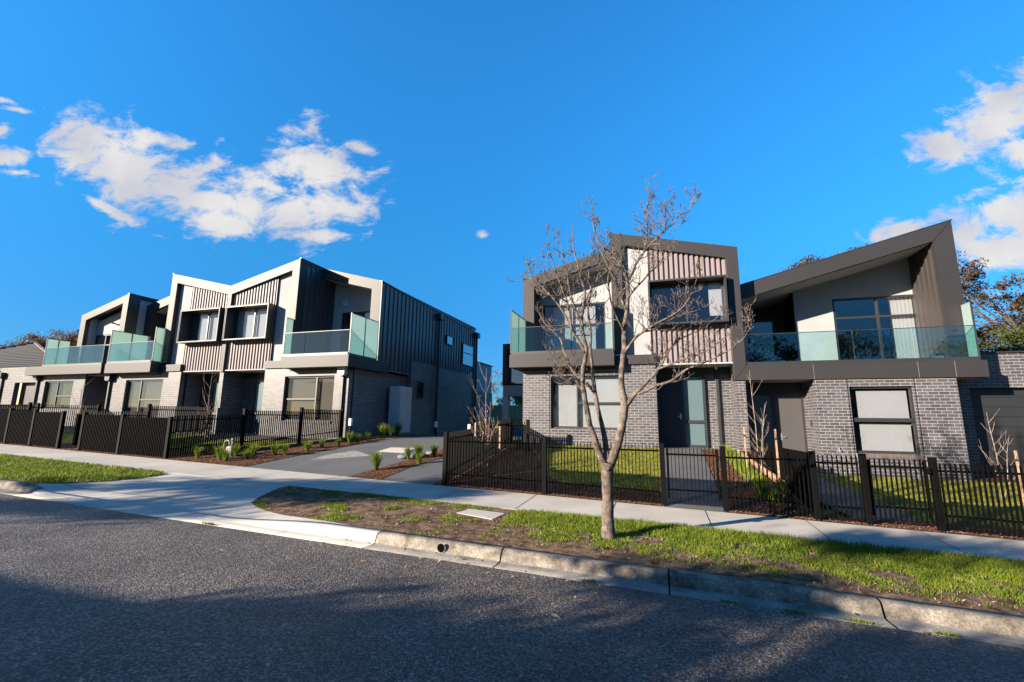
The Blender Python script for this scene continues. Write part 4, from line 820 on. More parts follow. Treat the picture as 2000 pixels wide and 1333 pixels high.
# houses across the street, behind the camera: they throw the big shade on the road and show in the glass
oh = thing('opposite_house', 'two storey brick house across the street behind the viewer', 'house', (-26, -14, 0))
b = MB(); b.box(-34, -17.2, -19, -9.4, -.2, 5.24); b.build('wall', brick_mat('red_brick', (.20, .08, .05), (.26, .11, .07), (.4, .37, .34), .8), oh)
b = MB(); b.add([(-35, -8.6, 5.25), (-16.3, -8.6, 5.25), (-16.3, -20, 5.25), (-35, -20, 5.25), (-29, -14, 7.5), (-21.4, -14, 7.5)], [(0, 1, 5, 4), (1, 2, 5), (2, 3, 4, 5), (3, 0, 4), (3, 2, 1, 0)])
b.build('roof', tile_m, oh)
LIMBS = {
 'trunk': [(-0.84,7.3,-0.107,0.1603),(-0.838,7.3,-0.034,0.13),(-0.835,7.3,0.089,0.1074),(-0.837,7.3,0.345,0.0942),(-0.83,7.3,0.641,0.0902),(-0.831,7.3,0.904,0.1017),(-0.82,7.3,1.056,0.1177)],
 'left': [(-0.859,7.3,1.032,0.0707),(-0.945,7.269,1.207,0.067),(-0.999,7.238,1.4,0.0593),(-1.065,7.226,1.617,0.0525),(-1.113,7.207,1.868,0.0496),(-1.157,7.207,2.148,0.0468),(-1.165,7.176,2.347,0.0445),(-1.154,7.176,2.509,0.0422),(-1.12,7.176,2.639,0.0406),(-1.096,7.145,2.822,0.0373),(-1.129,7.114,3.008,0.0325),(-1.152,7.083,3.261,0.0294),(-1.119,7.052,3.477,0.0253),(-1.083,7.052,3.702,0.0213),(-1.14,7.021,3.936,0.0181),(-1.189,6.99,4.187,0.0148),(-1.245,6.99,4.41,0.0108),(-1.267,6.99,4.658,0.0075)],
 'left_b': [(-1.113,7.145,2.749,0.0324),(-1.227,7.114,2.979,0.0277),(-1.304,7.052,3.113,0.0244),(-1.315,6.99,3.308,0.0211),(-1.35,6.928,3.546,0.0179),(-1.434,6.866,3.787,0.0154),(-1.517,6.835,4.039,0.0123),(-1.584,6.804,4.292,0.0098),(-1.634,6.804,4.557,0.0066)],
 'left_c': [(-1.304,7.052,3.113,0.0212),(-1.455,7.114,3.429,0.0183),(-1.621,7.176,3.672,0.0161),(-1.829,7.238,3.908,0.013),(-2.027,7.3,4.098,0.0106),(-2.239,7.331,4.098,0.0072)],
 'left_d': [(-1.35,6.928,3.546,0.0162),(-1.488,6.804,3.607,0.0129),(-1.638,6.742,3.643,0.0112),(-1.771,6.68,3.761,0.0088),(-1.879,6.618,3.961,0.0064)],
 'left_e': [(-1.119,7.052,3.477,0.0179),(-1.045,7.176,3.716,0.0166),(-0.932,7.3,3.976,0.0135),(-0.876,7.362,4.238,0.0102),(-0.887,7.362,4.509,0.0077)],
 'left_f': [(-1.152,7.083,3.261,0.0196),(-1.292,7.238,3.534,0.0177),(-1.398,7.362,3.882,0.0156),(-1.442,7.424,4.176,0.0123),(-1.511,7.424,4.459,0.0098),(-1.546,7.424,4.677,0.0071)],
 'mid': [(-0.822,7.331,1.092,0.0631),(-0.855,7.393,1.319,0.0545),(-0.886,7.424,1.514,0.0485),(-0.949,7.455,1.761,0.0442),(-0.99,7.486,1.957,0.043),(-1.03,7.517,2.19,0.0418),(-1.056,7.548,2.42,0.0355),(-1.061,7.548,2.573,0.0339),(-1.095,7.579,2.845,0.0309),(-1.086,7.61,3.103,0.0277),(-1.112,7.641,3.376,0.0245),(-1.138,7.672,3.628,0.0212),(-1.076,7.703,3.906,0.0178),(-1.12,7.734,4.198,0.0144),(-1.097,7.734,4.497,0.0109),(-1.038,7.734,4.757,0.0073)],
 'mid_b': [(-1.031,7.517,2.157,0.0368),(-1.147,7.579,2.28,0.0356),(-1.258,7.641,2.381,0.0327),(-1.384,7.672,2.49,0.0287),(-1.476,7.703,2.645,0.0264),(-1.534,7.734,2.802,0.0249),(-1.587,7.734,2.912,0.0223),(-1.629,7.765,3.082,0.018),(-1.746,7.796,3.212,0.0146),(-1.865,7.827,3.336,0.011),(-1.986,7.858,3.49,0.0074)],
 'stub': [(-1.189,7.207,2.172,0.0243),(-1.223,7.176,2.251,0.0243),(-1.257,7.145,2.33,0.021),(-1.316,7.114,2.36,0.0178),(-1.398,7.114,2.313,0.0162),(-1.474,7.083,2.376,0.0138),(-1.547,7.083,2.492,0.0122),(-1.589,7.052,2.612,0.0081)],
 'right': [(-0.77,7.269,1.061,0.0858),(-0.696,7.269,1.253,0.0781),(-0.63,7.269,1.446,0.0735),(-0.58,7.3,1.678,0.0694),(-0.542,7.3,1.912,0.0744),(-0.546,7.3,2.03,0.0683),(-0.573,7.3,2.172,0.0558),(-0.574,7.3,2.42,0.0513),(-0.543,7.3,2.67,0.05),(-0.514,7.3,2.857,0.055),(-0.518,7.331,3.043,0.0489),(-0.505,7.331,3.218,0.0426),(-0.469,7.362,3.424,0.0396),(-0.446,7.362,3.652,0.0364),(-0.439,7.393,3.962,0.0335)],
 'right_l': [(-0.44,7.393,3.927,0.0284),(-0.505,7.362,4.132,0.0252),(-0.596,7.331,4.298,0.0219),(-0.714,7.3,4.414,0.0186),(-0.832,7.269,4.558,0.0161),(-0.925,7.238,4.754,0.0136),(-0.955,7.238,4.966,0.0111),(-0.956,7.207,5.162,0.0077)],
 'right_r': [(-0.44,7.393,3.927,0.0284),(-0.371,7.424,4.096,0.0261),(-0.286,7.455,4.274,0.0236),(-0.175,7.486,4.442,0.0212),(-0.127,7.486,4.651,0.0187),(-0.092,7.517,4.93,0.0163),(-0.11,7.517,5.133,0.0129),(-0.069,7.548,5.345,0.0104),(-0.028,7.548,5.544,0.007)],
 'right_rr': [(-0.166,7.486,4.459,0.0203),(-0.064,7.424,4.548,0.0184),(0.043,7.362,4.617,0.0166),(0.173,7.3,4.716,0.0139),(0.307,7.238,4.794,0.0114),(0.403,7.207,4.905,0.0097),(0.523,7.176,4.926,0.008),(0.575,7.176,5.064,0.0056)],
 'right_rm': [(0.173,7.3,4.716,0.0115),(0.197,7.362,4.897,0.01),(0.197,7.393,5.071,0.0084),(0.253,7.424,5.239,0.0059)],
 'right_ll': [(-0.469,7.362,3.424,0.0264),(-0.537,7.486,3.63,0.0245),(-0.603,7.548,3.844,0.0223),(-0.644,7.61,4.072,0.02),(-0.757,7.672,4.284,0.0177),(-0.846,7.734,4.5,0.0144),(-0.918,7.765,4.679,0.0109)],
 'right_lm': [(-0.509,7.331,3.085,0.0245),(-0.586,7.176,3.265,0.021),(-0.664,7.052,3.447,0.0184),(-0.693,6.928,3.663,0.0158),(-0.696,6.866,3.891,0.0126),(-0.595,6.835,4.077,0.0102),(-0.511,6.804,4.262,0.007)],
 'right_m': [(-0.525,7.3,2.751,0.0323),(-0.431,7.238,2.86,0.0288),(-0.323,7.176,2.982,0.0253),(-0.212,7.114,3.046,0.0227),(-0.096,7.052,3.107,0.0201),(0.039,6.99,3.166,0.0175),(0.185,6.928,3.221,0.015),(0.328,6.866,3.305,0.0126),(0.422,6.835,3.413,0.0111),(0.489,6.804,3.552,0.0088),(0.552,6.804,3.699,0.0059)],
 'right_m2': [(-0.212,7.114,3.046,0.0188),(-0.078,7.238,3.087,0.0166),(0.116,7.362,3.207,0.0144),(0.289,7.424,3.325,0.012),(0.43,7.486,3.38,0.0097),(0.619,7.486,3.417,0.0064)],
 'right_m3': [(-0.446,7.362,3.652,0.0215),(-0.324,7.238,3.762,0.0179),(-0.19,7.114,3.856,0.0151),(-0.062,7.052,3.974,0.0126),(0.077,6.99,4.063,0.0101),(0.193,6.99,4.19,0.0062)],
 'big': [(-0.542,7.3,1.896,0.0514),(-0.462,7.3,2.006,0.0459),(-0.382,7.3,2.108,0.0411),(-0.311,7.3,2.178,0.0394),(-0.21,7.331,2.281,0.0316),(-0.108,7.362,2.385,0.0293),(-0.036,7.393,2.49,0.0262),(0.036,7.424,2.588,0.0223),(0.095,7.455,2.711,0.0192),(0.192,7.486,2.85,0.0161),(0.297,7.517,2.965,0.0137),(0.453,7.548,3.037,0.0113),(0.662,7.579,3.139,0.008),(0.843,7.61,3.275,0.0056)],
 'big_low': [(-0.336,7.3,2.108,0.0331),(-0.213,7.269,2.152,0.0313),(-0.075,7.238,2.226,0.0287),(0.037,7.207,2.253,0.0261),(0.161,7.176,2.295,0.0228),(0.294,7.145,2.396,0.0204),(0.402,7.114,2.466,0.018),(0.577,7.083,2.525,0.0156),(0.762,7.052,2.605,0.0132),(0.952,7.021,2.712,0.0102),(1.086,6.99,2.812,0.0079),(1.186,6.99,2.939,0.0065),(1.221,6.99,3.173,0.0051)],
 'big_up': [(-0.036,7.393,2.49,0.0223),(0.161,7.3,2.554,0.0179),(0.344,7.238,2.619,0.0154),(0.557,7.176,2.681,0.0121),(0.73,7.114,2.757,0.0089),(0.905,7.083,2.895,0.0059)],
}
# ------------------------------------------------------------------ fences
def fence_run(root, p0, p1, z0, z1, step=.072, fw=.013, fd=.052, lowgap=.22, frame=False):
    # p0, p1: (x, y); z0, z1: (bottom, top) at either end
    A, B = Vector((p0[0], p0[1], 0)), Vector((p1[0], p1[1], 0)); L_ = (B-A).length; d = (B-A)/L_; nrm = Vector((-d.y, d.x, 0)); n = int(L_/step)
    b = MB()
    for i in range(n):
        t = (i+.5)/n; c = A.lerp(B, t); zb = z0[0]+(z1[0]-z0[0])*t; zt_ = z0[1]+(z1[1]-z0[1])*t
        q = [c-d*fw/2-nrm*fd/2, c+d*fw/2-nrm*fd/2, c+d*fw/2+nrm*fd/2, c-d*fw/2+nrm*fd/2]
        b.add([(v.x, v.y, zb) for v in q]+[(v.x, v.y, zt_) for v in q], [(0, 1, 5, 4), (1, 2, 6, 5), (2, 3, 7, 6), (3, 0, 4, 7), (4, 5, 6, 7), (3, 2, 1, 0)])
    b.build('picket_panel', black_m, root, uv=False)
    off = nrm*(fd/2+.014)
    for (w, dz0, dz1) in ((.035, z0[1]-.14, z1[1]-.14), (.03, z0[0]+lowgap, z1[0]+lowgap)):
        r_ = MB(); r_.bar(A+off+Vector((0, 0, dz0)), B+off+Vector((0, 0, dz1)), .026, w); r_.build('rail', black_m, root, uv=False)
    if frame:
        for q in (A, B):
            r_ = MB(); e = q+(d if q is A else -d)*.035+off; r_.bar(e+Vector((0, 0, z0[0]+.06)), e+Vector((0, 0, z0[1]-.02)), .045, .03); r_.build('gate_stile', black_m, root, uv=False)
def post(root, x, y, zb, zt_, w=.10, mt=None):
    b = MB(); h = w/2; b.box(x-h, x+h, y-h, y+h, zb-.05, zt_); b.box(x-h-.004, x+h+.004, y-h-.004, y+h+.004, zt_, zt_+.012); b.build('post', mt or black_m, root, uv=False, bevel=.006)
FY = 10.16
def front_fence(label, xs_, group='front fences along the footpath', last=True, first=True):
    root = thing('picket_fence', label, 'fence', (xs_[0], FY, s(xs_[0])), group)
    for i, x in enumerate(xs_):
        if (i == 0 and not first) or (i == len(xs_)-1 and not last): continue
        post(root, x, FY, s(x), s(x)+1.235)
    for a, b in zip(xs_, xs_[1:]):
        m_ = (a+b)/2; zb = lambda x: s(x)+.05; zt_ = s(m_)+1.19
        fence_run(root, (a+.06, FY), (b-.06, FY), (zb(a), zt_), (zb(b), zt_))
    return root
def gate(label, x0, x1, y=FY):
    root = thing('fence_gate', label, 'gate', (x0, y, s(x0)), 'pedestrian gates in the front fence')
    m_ = (x0+x1)/2; fence_run(root, (x0+.07, y), (x1-.07, y), (s(m_)+.12, s(m_)+1.18), (s(m_)+.12, s(m_)+1.18), frame=True)
    b = MB(); b.box(x1-.14, x1-.08, y-.09, y-.03, s(m_)+.95, s(m_)+1.05); b.build('latch', black_m, root, uv=False)
front_fence('black picket fence in front of the lawn behind the bare tree', [-4.96, -2.53, -.03])
gate('black picket gate at the end of the straight entry path, right of the bare tree', -.03, 1.12)
front_fence('short black picket fence between the gate and the staked sapling bed', [1.12, 2.66])
front_fence('narrow black picket panel just left of the right hand gate', [2.66, 3.46], first=False)
gate('black picket gate nearest the right edge of the photo', 3.46, 4.50)
front_fence('black picket fence running out of the photo at the right', [4.50, 6.9, 9.3, 11.7])
front_fence('black picket fence left of the grass tussocks, ending at the garden bed', [-18.15, -16.3, -14.2])
gate('recessed black gate in the left fence', -19.25, -18.15, 10.5)
front_fence('black picket fence at the left edge of the photo', [-26.5, -24.4, -22.15, -20.75, -19.25])
def side_fence(label, pts, tops, bots=None, group='side fences between the yards', skip0=True, step=.072, fw=.013):
    root = thing('side_fence', label, 'fence', (pts[0][0], pts[0][1], H(*pts[0])), group)
    for i in range(len(pts)-1):
        a, b = Vector(pts[i]), Vector(pts[i+1]); d = (b-a).normalized()*.07
        z = tops[i]; z = z if isinstance(z, tuple) else (z, z)
        fence_run(root, tuple(a+d), tuple(b-d), (H(*a)+.05, z[0]), (H(*b)+.05, z[1]), step, fw)
    for i, p in enumerate(pts):
        if i == 0 and skip0: continue
        z = tops[min(i, len(tops)-1)]; z = z[0] if isinstance(z, tuple) else z
        post(root, p[0], p[1], H(*p), z+.05)
side_fence('black picket fence beside the dark side path, left of the bare tree', [(-5.0, 10.2), (-5.0, 12.6), (-5.0, 15.3)], [(1.36, 1.48), (1.62, 1.72)])
side_fence('short black screen fence against the corner of the grey brick house', [(-4.95, 14.3), (-4.1, 14.3)], [1.64])
side_fence('black picket fence dividing the two right hand front yards', [(2.7, 10.2), (2.7, 12.9), (2.7, 15.35)], [(1.13, 1.10), (1.14, 1.14)])
side_fence('black picket fence climbing beside the tussock bed and driveway', [(-14.2, 10.16), (-13.2, 11.85), (-12.2, 13.3), (-11.42, 14.5)], [(1.70, 1.78), 1.90, 1.98], step=.060, fw=.030)
side_fence('black picket fence dividing the two left yards, near the multi stem sapling', [(-18.1, 10.2), (-18.1, 12.1), (-18.1, 14.55)], [(1.80, 1.84), 2.06])
side_fence('black picket fence behind the far left front fence', [(-25.2, 10.2), (-25.2, 12.1), (-25.2, 14.6)], [(2.0, 2.0), 2.12])
side_fence('black picket fence across the far left yard in front of the dark garage', [(-33.0, 12.4), (-29.0, 12.4), (-25.3, 12.4)], [2.15, 2.1], skip0=False)

# ------------------------------------------------------------------ trees
def tubes(segs, n=5):
    b = MB()
    for pts, rad in segs: b.tube(pts, rad, n if rad[0] > .006 else 4, cap=False)
    return b
def grow(p, d, length, r, depth, out, rd, up=.25, spread=.7, kink=.35, ratio=.68, leaves=None, minr=.0017):
    k = 3 if depth > 1 else 2; pts = [p.copy()]; rad = [r]; q = p.copy(); dd = d.copy()
    for i in range(k):
        dd = (dd+Vector((rd.uniform(-1, 1), rd.uniform(-1, 1), rd.uniform(-.8, 1)+up))*kink*.55).normalized(); q = q+dd*length/k
        pts.append(q.copy()); rad.append(max(minr, r*(1-.42*(i+1)/k)))
    out.append((pts, rad))
    if depth == 0:
        if leaves is not None: leaves.append(q)
        return
    nb = rd.choice((2, 2, 3))
    for i in range(nb):
        t = rd.uniform(.45, 1) if i else 1; j = min(k-1, int(t*k)); bp = pts[j].lerp(pts[j+1], t*k-j) if t < 1 else q
        a = Vector((rd.uniform(-1, 1), rd.uniform(-1, 1), rd.uniform(-.5, 1)+up)).normalized()
        nd = (dd*(1-spread*.5)+a*spread).normalized()
        grow(bp, nd, length*ratio*rd.uniform(.75, 1.2), max(minr, r*.6), depth-1, out, rd, up, spread, kink, ratio, leaves, minr)
rt_ = random.Random(21)
tree = thing('bare_street_tree', 'large bare grey barked street tree on the verge in front of the grey brick house', 'tree', (-.84, 7.3, -.05))
segs = []
def limb(k): return [Vector(p[:3]) for p in LIMBS[k]], [p[3]*(.92 if k == 'trunk' else .84) for p in LIMBS[k]]
def smooth_limb(k, wob=.006):
    P, Rr = limb(k); oP, oR = [], []
    for i in range(len(P)-1):
        p0, p1, p2, p3 = P[max(0, i-1)], P[i], P[i+1], P[min(len(P)-1, i+2)]
        for t in (0, .34, .67):
            c = .5*((2*p1)+(p2-p0)*t+(2*p0-5*p1+4*p2-p3)*t*t+(3*p1-p0-3*p2+p3)*t**3)
            w = wob*noise.noise(c*9); oP.append(c+Vector((w, w*.5, w))); oR.append((Rr[i]*(1-t)+Rr[i+1]*t)*(1+.13*noise.noise(c*14)))
    oP.append(P[-1]); oR.append(Rr[-1]); return oP, oR
tp_, tr_ = smooth_limb('trunk'); b = MB(); b.tube(tp_, tr_, 16); 
b.tube([(-.805, 7.18, .98), (-.80, 7.145, 1.0), (-.80, 7.14, 1.0)], [.035, .03, .012], 8)
b.build('trunk', bark, tree, smooth=True, uv=False)
for k in LIMBS:
    if k == 'trunk': continue
    P, Rr = smooth_limb(k); b = MB(); b.tube(P, Rr, 10 if Rr[0] > .03 else 7); b.build('limb', bark, tree, smooth=True, uv=False)
    tot = len(P); dens = {'left': .5, 'mid': .45, 'right': .55, 'big': .8, 'big_low': .75}.get(k, 1.0)
    for i in range(2, tot):
        if Rr[i] > .028: continue
        if rt_.random() > (.92 if Rr[i] < .02 else .34)*dens: continue
        d = (P[i]-P[i-1]).normalized(); a = Vector((rt_.uniform(-1, 1), rt_.uniform(-.8, .8), rt_.uniform(-.5, 1))).normalized()
        nd = (d*.35+a).normalized(); f_ = min(1, .45+.5*(tot-i)/tot)
        grow(P[i], nd, rt_.uniform(.16, .36)*f_, min(Rr[i]*.55, .009), rt_.choice((2, 2, 3)), segs, rt_, .22, .75, .6, .68, None, .0027)
    d = (P[-1]-P[-2]).normalized(); grow(P[-1], d, .16, Rr[-1], 2, segs, rt_, .2, .7, .55, .7, None, .003)
# buds at the twig ends
bp_ = [sg_[0][-1] for sg_ in segs]; b = MB()
for q in bp_:
    if rt_.random() < .6: segs.append(([q, q+Vector((rt_.uniform(-.01, .01), rt_.uniform(-.01, .01), .028))], [.0058, .003]))
tubes(segs).build('twigs', bark, tree, smooth=True, uv=False, recalc=False)

def sapling(label, x, y, stems, h, seed, leaves=0, group='young bare saplings in the front yards', stakes=(), mt=bark2, z=None):
    rd = random.Random(seed); z = H(x, y) if z is None else z; root = thing('sapling', label, 'sapling', (x, y, z), group); out = []; lv = []
    for i in range(stems):
        hh = h*(1 if i == 0 else rd.uniform(.5, .8)); lx = 0 if i == 0 else rd.uniform(-.3, .3); ly = 0 if i == 0 else rd.uniform(-.2, .2); n = 8
        P = [Vector((x+lx*t**.7+.02*math.sin(5*t+i), y+ly*t+.02*math.cos(6*t+i), z+hh*t)) for t in [j/n for j in range(n+1)]]; Rr = [max(.003, .016*(1-.8*j/n)*(1 if i == 0 else .7)) for j in range(n+1)]
        out.append((P, Rr))
        for j in range(2, n):
            for _ in range(1 if j % 2 else 2):
                a = rd.uniform(0, 6.28); d = Vector((math.cos(a)*.8, math.sin(a)*.8, .9)).normalized(); grow(P[j], d, hh*rd.uniform(.12, .24), .0045, 1 if j < 6 else 0, out, rd, .8, .4, .25, .6, lv, .0016)
    b = MB()
    for pts, rad in out: b.tube(pts, rad, 5, cap=False)
    b.build('stems', mt, root, smooth=True, uv=False, recalc=False)
    if leaves:
        V = []; 
        for _ in range(leaves):
            q = rd.choice(lv)+Vector((rd.uniform(-.03, .03), rd.uniform(-.03, .03), rd.uniform(-.03, .03))); a = Vector((rd.uniform(-1, 1), rd.uniform(-1, 1), rd.uniform(-1, .3))).normalized()*.035; c = a.orthogonal().normalized()*.02
            V += [q-a, q-c, q+a, q+c]
        raw_mesh('leaves', np.array([tuple(v-Vector((x, y, z))) for v in V]), np.arange(len(V)).reshape(-1, 4), orange_leaf, root)
    for (sx, sy_, sh) in stakes:
        st_ = thing('garden_stake', ('left' if (sx, sy_, sh) == stakes[0] and len(stakes) > 1 else 'right' if len(stakes) > 1 else 'single')+' wooden stake beside the sapling '+('at the corner of the near fence' if x < 0 else 'in the bark bed at the right' if x < 5 else 'by the garage'), 'stake', (sx, sy_, H(sx, sy_)), 'timber stakes beside the saplings')
        b = MB(); b.prism([(sx-.017, H(sx, sy_)-.05), (sx+.017, H(sx, sy_)-.05), (sx+.017, H(sx, sy_)+sh), (sx-.017, H(sx, sy_)+sh)], sy_-.022, sy_+.022); b.build('pole', timber, st_, uv=False)
        b = MB(); b.box(sx-.028, sx+.028, sy_-.027, sy_+.027, H(sx, sy_)+sh*.8, H(sx, sy_)+sh*.84); b.build('tie', dark_m, st_, uv=False)
sapling('sapling with a few orange leaves inside the corner of the near fence', -4.35, 11.2, 4, 2.75, 3, 46, stakes=((-4.55, 11.0, 1.35), (-3.85, 10.9, 1.30)))
sapling('three stemmed pale sapling in the yard between the two left fences', -14.55, 11.6, 4, 2.7, 5)
sapling('small pale sapling in front of the leftmost ground floor window', -22.2, 12.2, 3, 2.3, 8)
sapling('reddish sapling between two stakes in the bark bed at the right', 2.15, 12.6, 3, 2.6, 11, stakes=((1.95, 12.9, 1.15), (2.50, 12.2, 1.25)))
sapling('thin sapling in front of the dark garage door at the right edge', 7.0, 13.2, 2, 1.9, 13, stakes=((7.25, 13.0, 1.1),))

def leafy(name, label, base, trunk_h, crown, leaves, mt, seed, lsize=(.05, .12), n_cl=40, r=.2, cl_r=.7, group=None, cat='tree', bmt=None, gap=0, droop=0, mod=None):
    # crown: list of (centre, radii); clusters of leaves around random points inside, joined to the trunk by limbs
    rd = random.Random(seed); rg = np.random.default_rng(seed); base = Vector(base); root = thing(name, label, cat, base, group)
    tb = MB(); top = base+Vector((rd.uniform(-.3, .3), rd.uniform(-.3, .3), trunk_h)); tb.tube([base-Vector((0, 0, .2)), base.lerp(top, .5)+Vector((.1, 0, 0)), top], [r, r*.8, r*.6], 8)
    tb.build('trunk', bmt or bark, root, smooth=True, uv=False)
    cents = []; lm = MB()
    for (c, rr) in crown:
        for _ in range(n_cl):
            while True:
                v = Vector((rd.uniform(-1, 1), rd.uniform(-1, 1), rd.uniform(-1, 1)))
                if v.length < 1: break
            v = v.normalized()*v.length**.45
            q = Vector(c)+Vector((v.x*rr[0], v.y*rr[1], v.z*rr[2])); cents.append(q)
            if rd.random() < .3:
                mid = top.lerp(q, .5)+Vector((rd.uniform(-.3, .3), rd.uniform(-.3, .3), rd.uniform(-.2, .4)))*rr[2]*.4; lm.tube([top, mid, q], [r*.22, r*.11, r*.03], 4, cap=False)
    lm.build('branches', bmt or bark, root, uv=False, recalc=False, smooth=True)
    C_ = np.array([tuple(q-base) for q in cents]); idx = rg.integers(0, len(C_), leaves); sc_ = rg.uniform(.45, 1.25, len(C_))
    P = C_[idx]+rg.normal(0, 1, (leaves, 3))*np.array([cl_r, cl_r, cl_r*.6])*sc_[idx][:, None]*.5
    a = rg.normal(0, 1, (leaves, 3)); a /= np.linalg.norm(a, axis=1)[:, None]; c2 = np.cross(a, rg.normal(0, 1, (leaves, 3))); c2 /= np.linalg.norm(c2, axis=1)[:, None]
    l = rg.uniform(lsize[0], lsize[1], leaves)[:, None]; V = np.stack([P-a*l, P-c2*l*.4, P+a*l, P+c2*l*.4], 1)
    raw_mesh('crown', V.reshape(-1, 3), np.arange(leaves*4).reshape(-1, 4), mt, root); return root
# seen in the photo
leafy('gum_tree', 'tall reddish gum tree rising behind the garage at the right', (19.5, 32, 0), 5.5, [((15.4, 32, 10.3), (2.2, 1.6, 1.0)), ((18.2, 32, 8.4), (1.9, 1.6, 1.5)), ((18.0, 32, 6.0), (1.6, 1.6, 1.2)), ((19.9, 31.5, 6.6), (1.2, 1.3, 1.0))], 15000, gum_leaf, 4, (.05, .12), 34, .28, .62)
leafy('gum_tree', 'reddish treetops just showing above the sloping roof edge', (9.5, 34, 0), 6, [((9.6, 34, 11.6), (1.5, 1.2, .9)), ((12.4, 34, 12.2), (.9, 1, .6))], 4200, gum_leaf, 14, (.05, .12), 22, .25, .5)
for i, (hx, hz, hr, sd_) in enumerate(((12.6, 4.3, 1.4, 5), (14.9, 4.5, 1.5, 6), (17.4, 4.8, 1.6, 7), (20.2, 5.0, 1.7, 8))):
    leafy('hedge_tree', ('bushy green tree directly behind the garage parapet, beside the balcony screen', 'bushy green tree behind the garage parapet under the gum tree', 'bushy green tree behind the garage parapet, at the right edge of the photo', 'bushy green tree behind the garage, beyond the right edge')[i], (hx, 24.5+i*.4, 0), 2.4, [((hx, 24.5+i*.4, hz), (hr, 1.3, 1.35))], 9000, green_leaf, sd_, (.04, .09), 46, .15, .5, 'bushy trees behind the garage')
for i, (tx, tz, rx_) in enumerate(((-92, 14.0, 5.5), (-82, 13.4, 6.0), (-73, 13.4, 5.5), (-104, 12.4, 5))):
    leafy('street_tree', ('wide brown crowned tree above the cream house, with bare twigs at its left', 'wide brown crowned tree right of it, above the tiled roof', 'brown crowned tree just left of the leftmost town house', 'low brown tree at the left edge of the photo')[i], (tx, 46, 1), 9, [((tx, 46, tz-1), (rx_, 3, 1.7))], 9000, brown_leaf, 30+i, (.08, .2), 44, .4, 1.2, 'brown trees far behind the left houses')
leafy('garden_tree', 'half bare tan leaved tree beyond the paling fence', (-13.6, 38.5, 1), 1.8, [((-12.9, 38.5, 4.6), (1.7, 1.2, 1.6))], 2600, brown_leaf, 51, (.05, .1), 30, .12, .5)
leafy('garden_shrub', 'dark olive shrub between the rear houses', (-11.2, 37.6, 1), 1.2, [((-11.0, 37.6, 3.6), (1.0, 1, 1.6))], 3500, green_leaf, 52, (.05, .1), 30, .1, .5)
# across the street behind the viewer: their shade falls on the road and the crossover
leafy('shade_tree', 'open crowned tree across the street, throwing shade on the crossover', (-22, -6.5, -.2), 3, [((-22.1, -5.8, 5.6), (2.1, 1.3, .6)), ((-20.5, -4.9, 6.0), (1.2, .8, .3)), ((-21.5, -6.7, 7.1), (1.4, .5, .3))], 6500, shade_leaf, 61, (.08, .15), 18, .2, .6)
leafy('shade_tree', 'open crowned tree across the street, throwing shade on the road', (-11.2, -6.6, -.2), 2.2, [((-12.6, -7.6, 4.5), (1.9, 1.3, .5)), ((-9.9, -6.9, 4.4), (2.1, .9, .5)), ((-10.4, -9.3, 4.6), (1.7, .7, .35)), ((-13.0, -9.9, 5.0), (1.8, 1.0, .4))], 10500, shade_leaf, 62, (.07, .14), 18, .2, .55)
leafy('shade_tree', 'dense low tree across the street, beside the corner of the two storey house', (-13.6, -8.0, -.2), 2.6, [((-13.4, -8.0, 4.4), (1.7, 1.0, .4)), ((-12.2, -8.6, 4.3), (1.4, .9, .35))], 11000, shade_leaf, 64, (.08, .16), 26, .2, .6)
leafy('shade_tree', 'second open crowned tree across the street beside the viewer', (-7.4, -5.9, -.2), 2.2, [((-7.4, -7.0, 4.3), (1.6, .6, .3)), ((-9.9, -4.35, 4.4), (1.2, .3, .22)), ((-7.6, -5.3, 4.3), (1.2, .35, .22)), ((-5.6, -6.6, 3.8), (1.3, .5, .25)), ((-10.8, -5.5, 6.2), (1.3, .25, .2)), ((-8.6, -5.7, 6.3), (1.2, .2, .2))], 7000, shade_leaf, 63, (.07, .14), 14, .2, .5)
o2 = thing('opposite_house', 'added wide brick house across the street, cutting sky light behind the viewer', 'house', (10, -14, -.3))  # unseen house added to hold back sky light; its shadow stays out of view
b = MB(); b.box(-1, 22, -20, -9.5, -.5, 3.2); b.build('wall', MATS['red_brick'], o2)
b = MB(); b.add([(-1.6, -8.9, 3.2), (22.6, -8.9, 3.2), (22.6, -20.6, 3.2), (-1.6, -20.6, 3.2), (4, -14.7, 5.8), (17, -14.7, 5.8)], [(0, 1, 5, 4), (1, 2, 5), (2, 3, 4, 5), (3, 0, 4), (3, 2, 1, 0)]); b.build('roof', tile_m, o2)
for i, (x, y) in enumerate(((6.5, -5.5), (13, -6), (20, -5.6), (27, -7))):  # unseen tree row added to cut sky fill and darken window reflections
    leafy('added_opposite_tree', 'added leafy tree across the street, cutting sky light, '+('nearest', 'second', 'third', 'farthest')[i]+' to the right behind the viewer', (x, y, -.4), 2.6, [((x, y, 5.6), (2.6, 2.2, 2.6))], 4500, shade_leaf, 80+i, (.12, .24), 40, .25, 1.1)

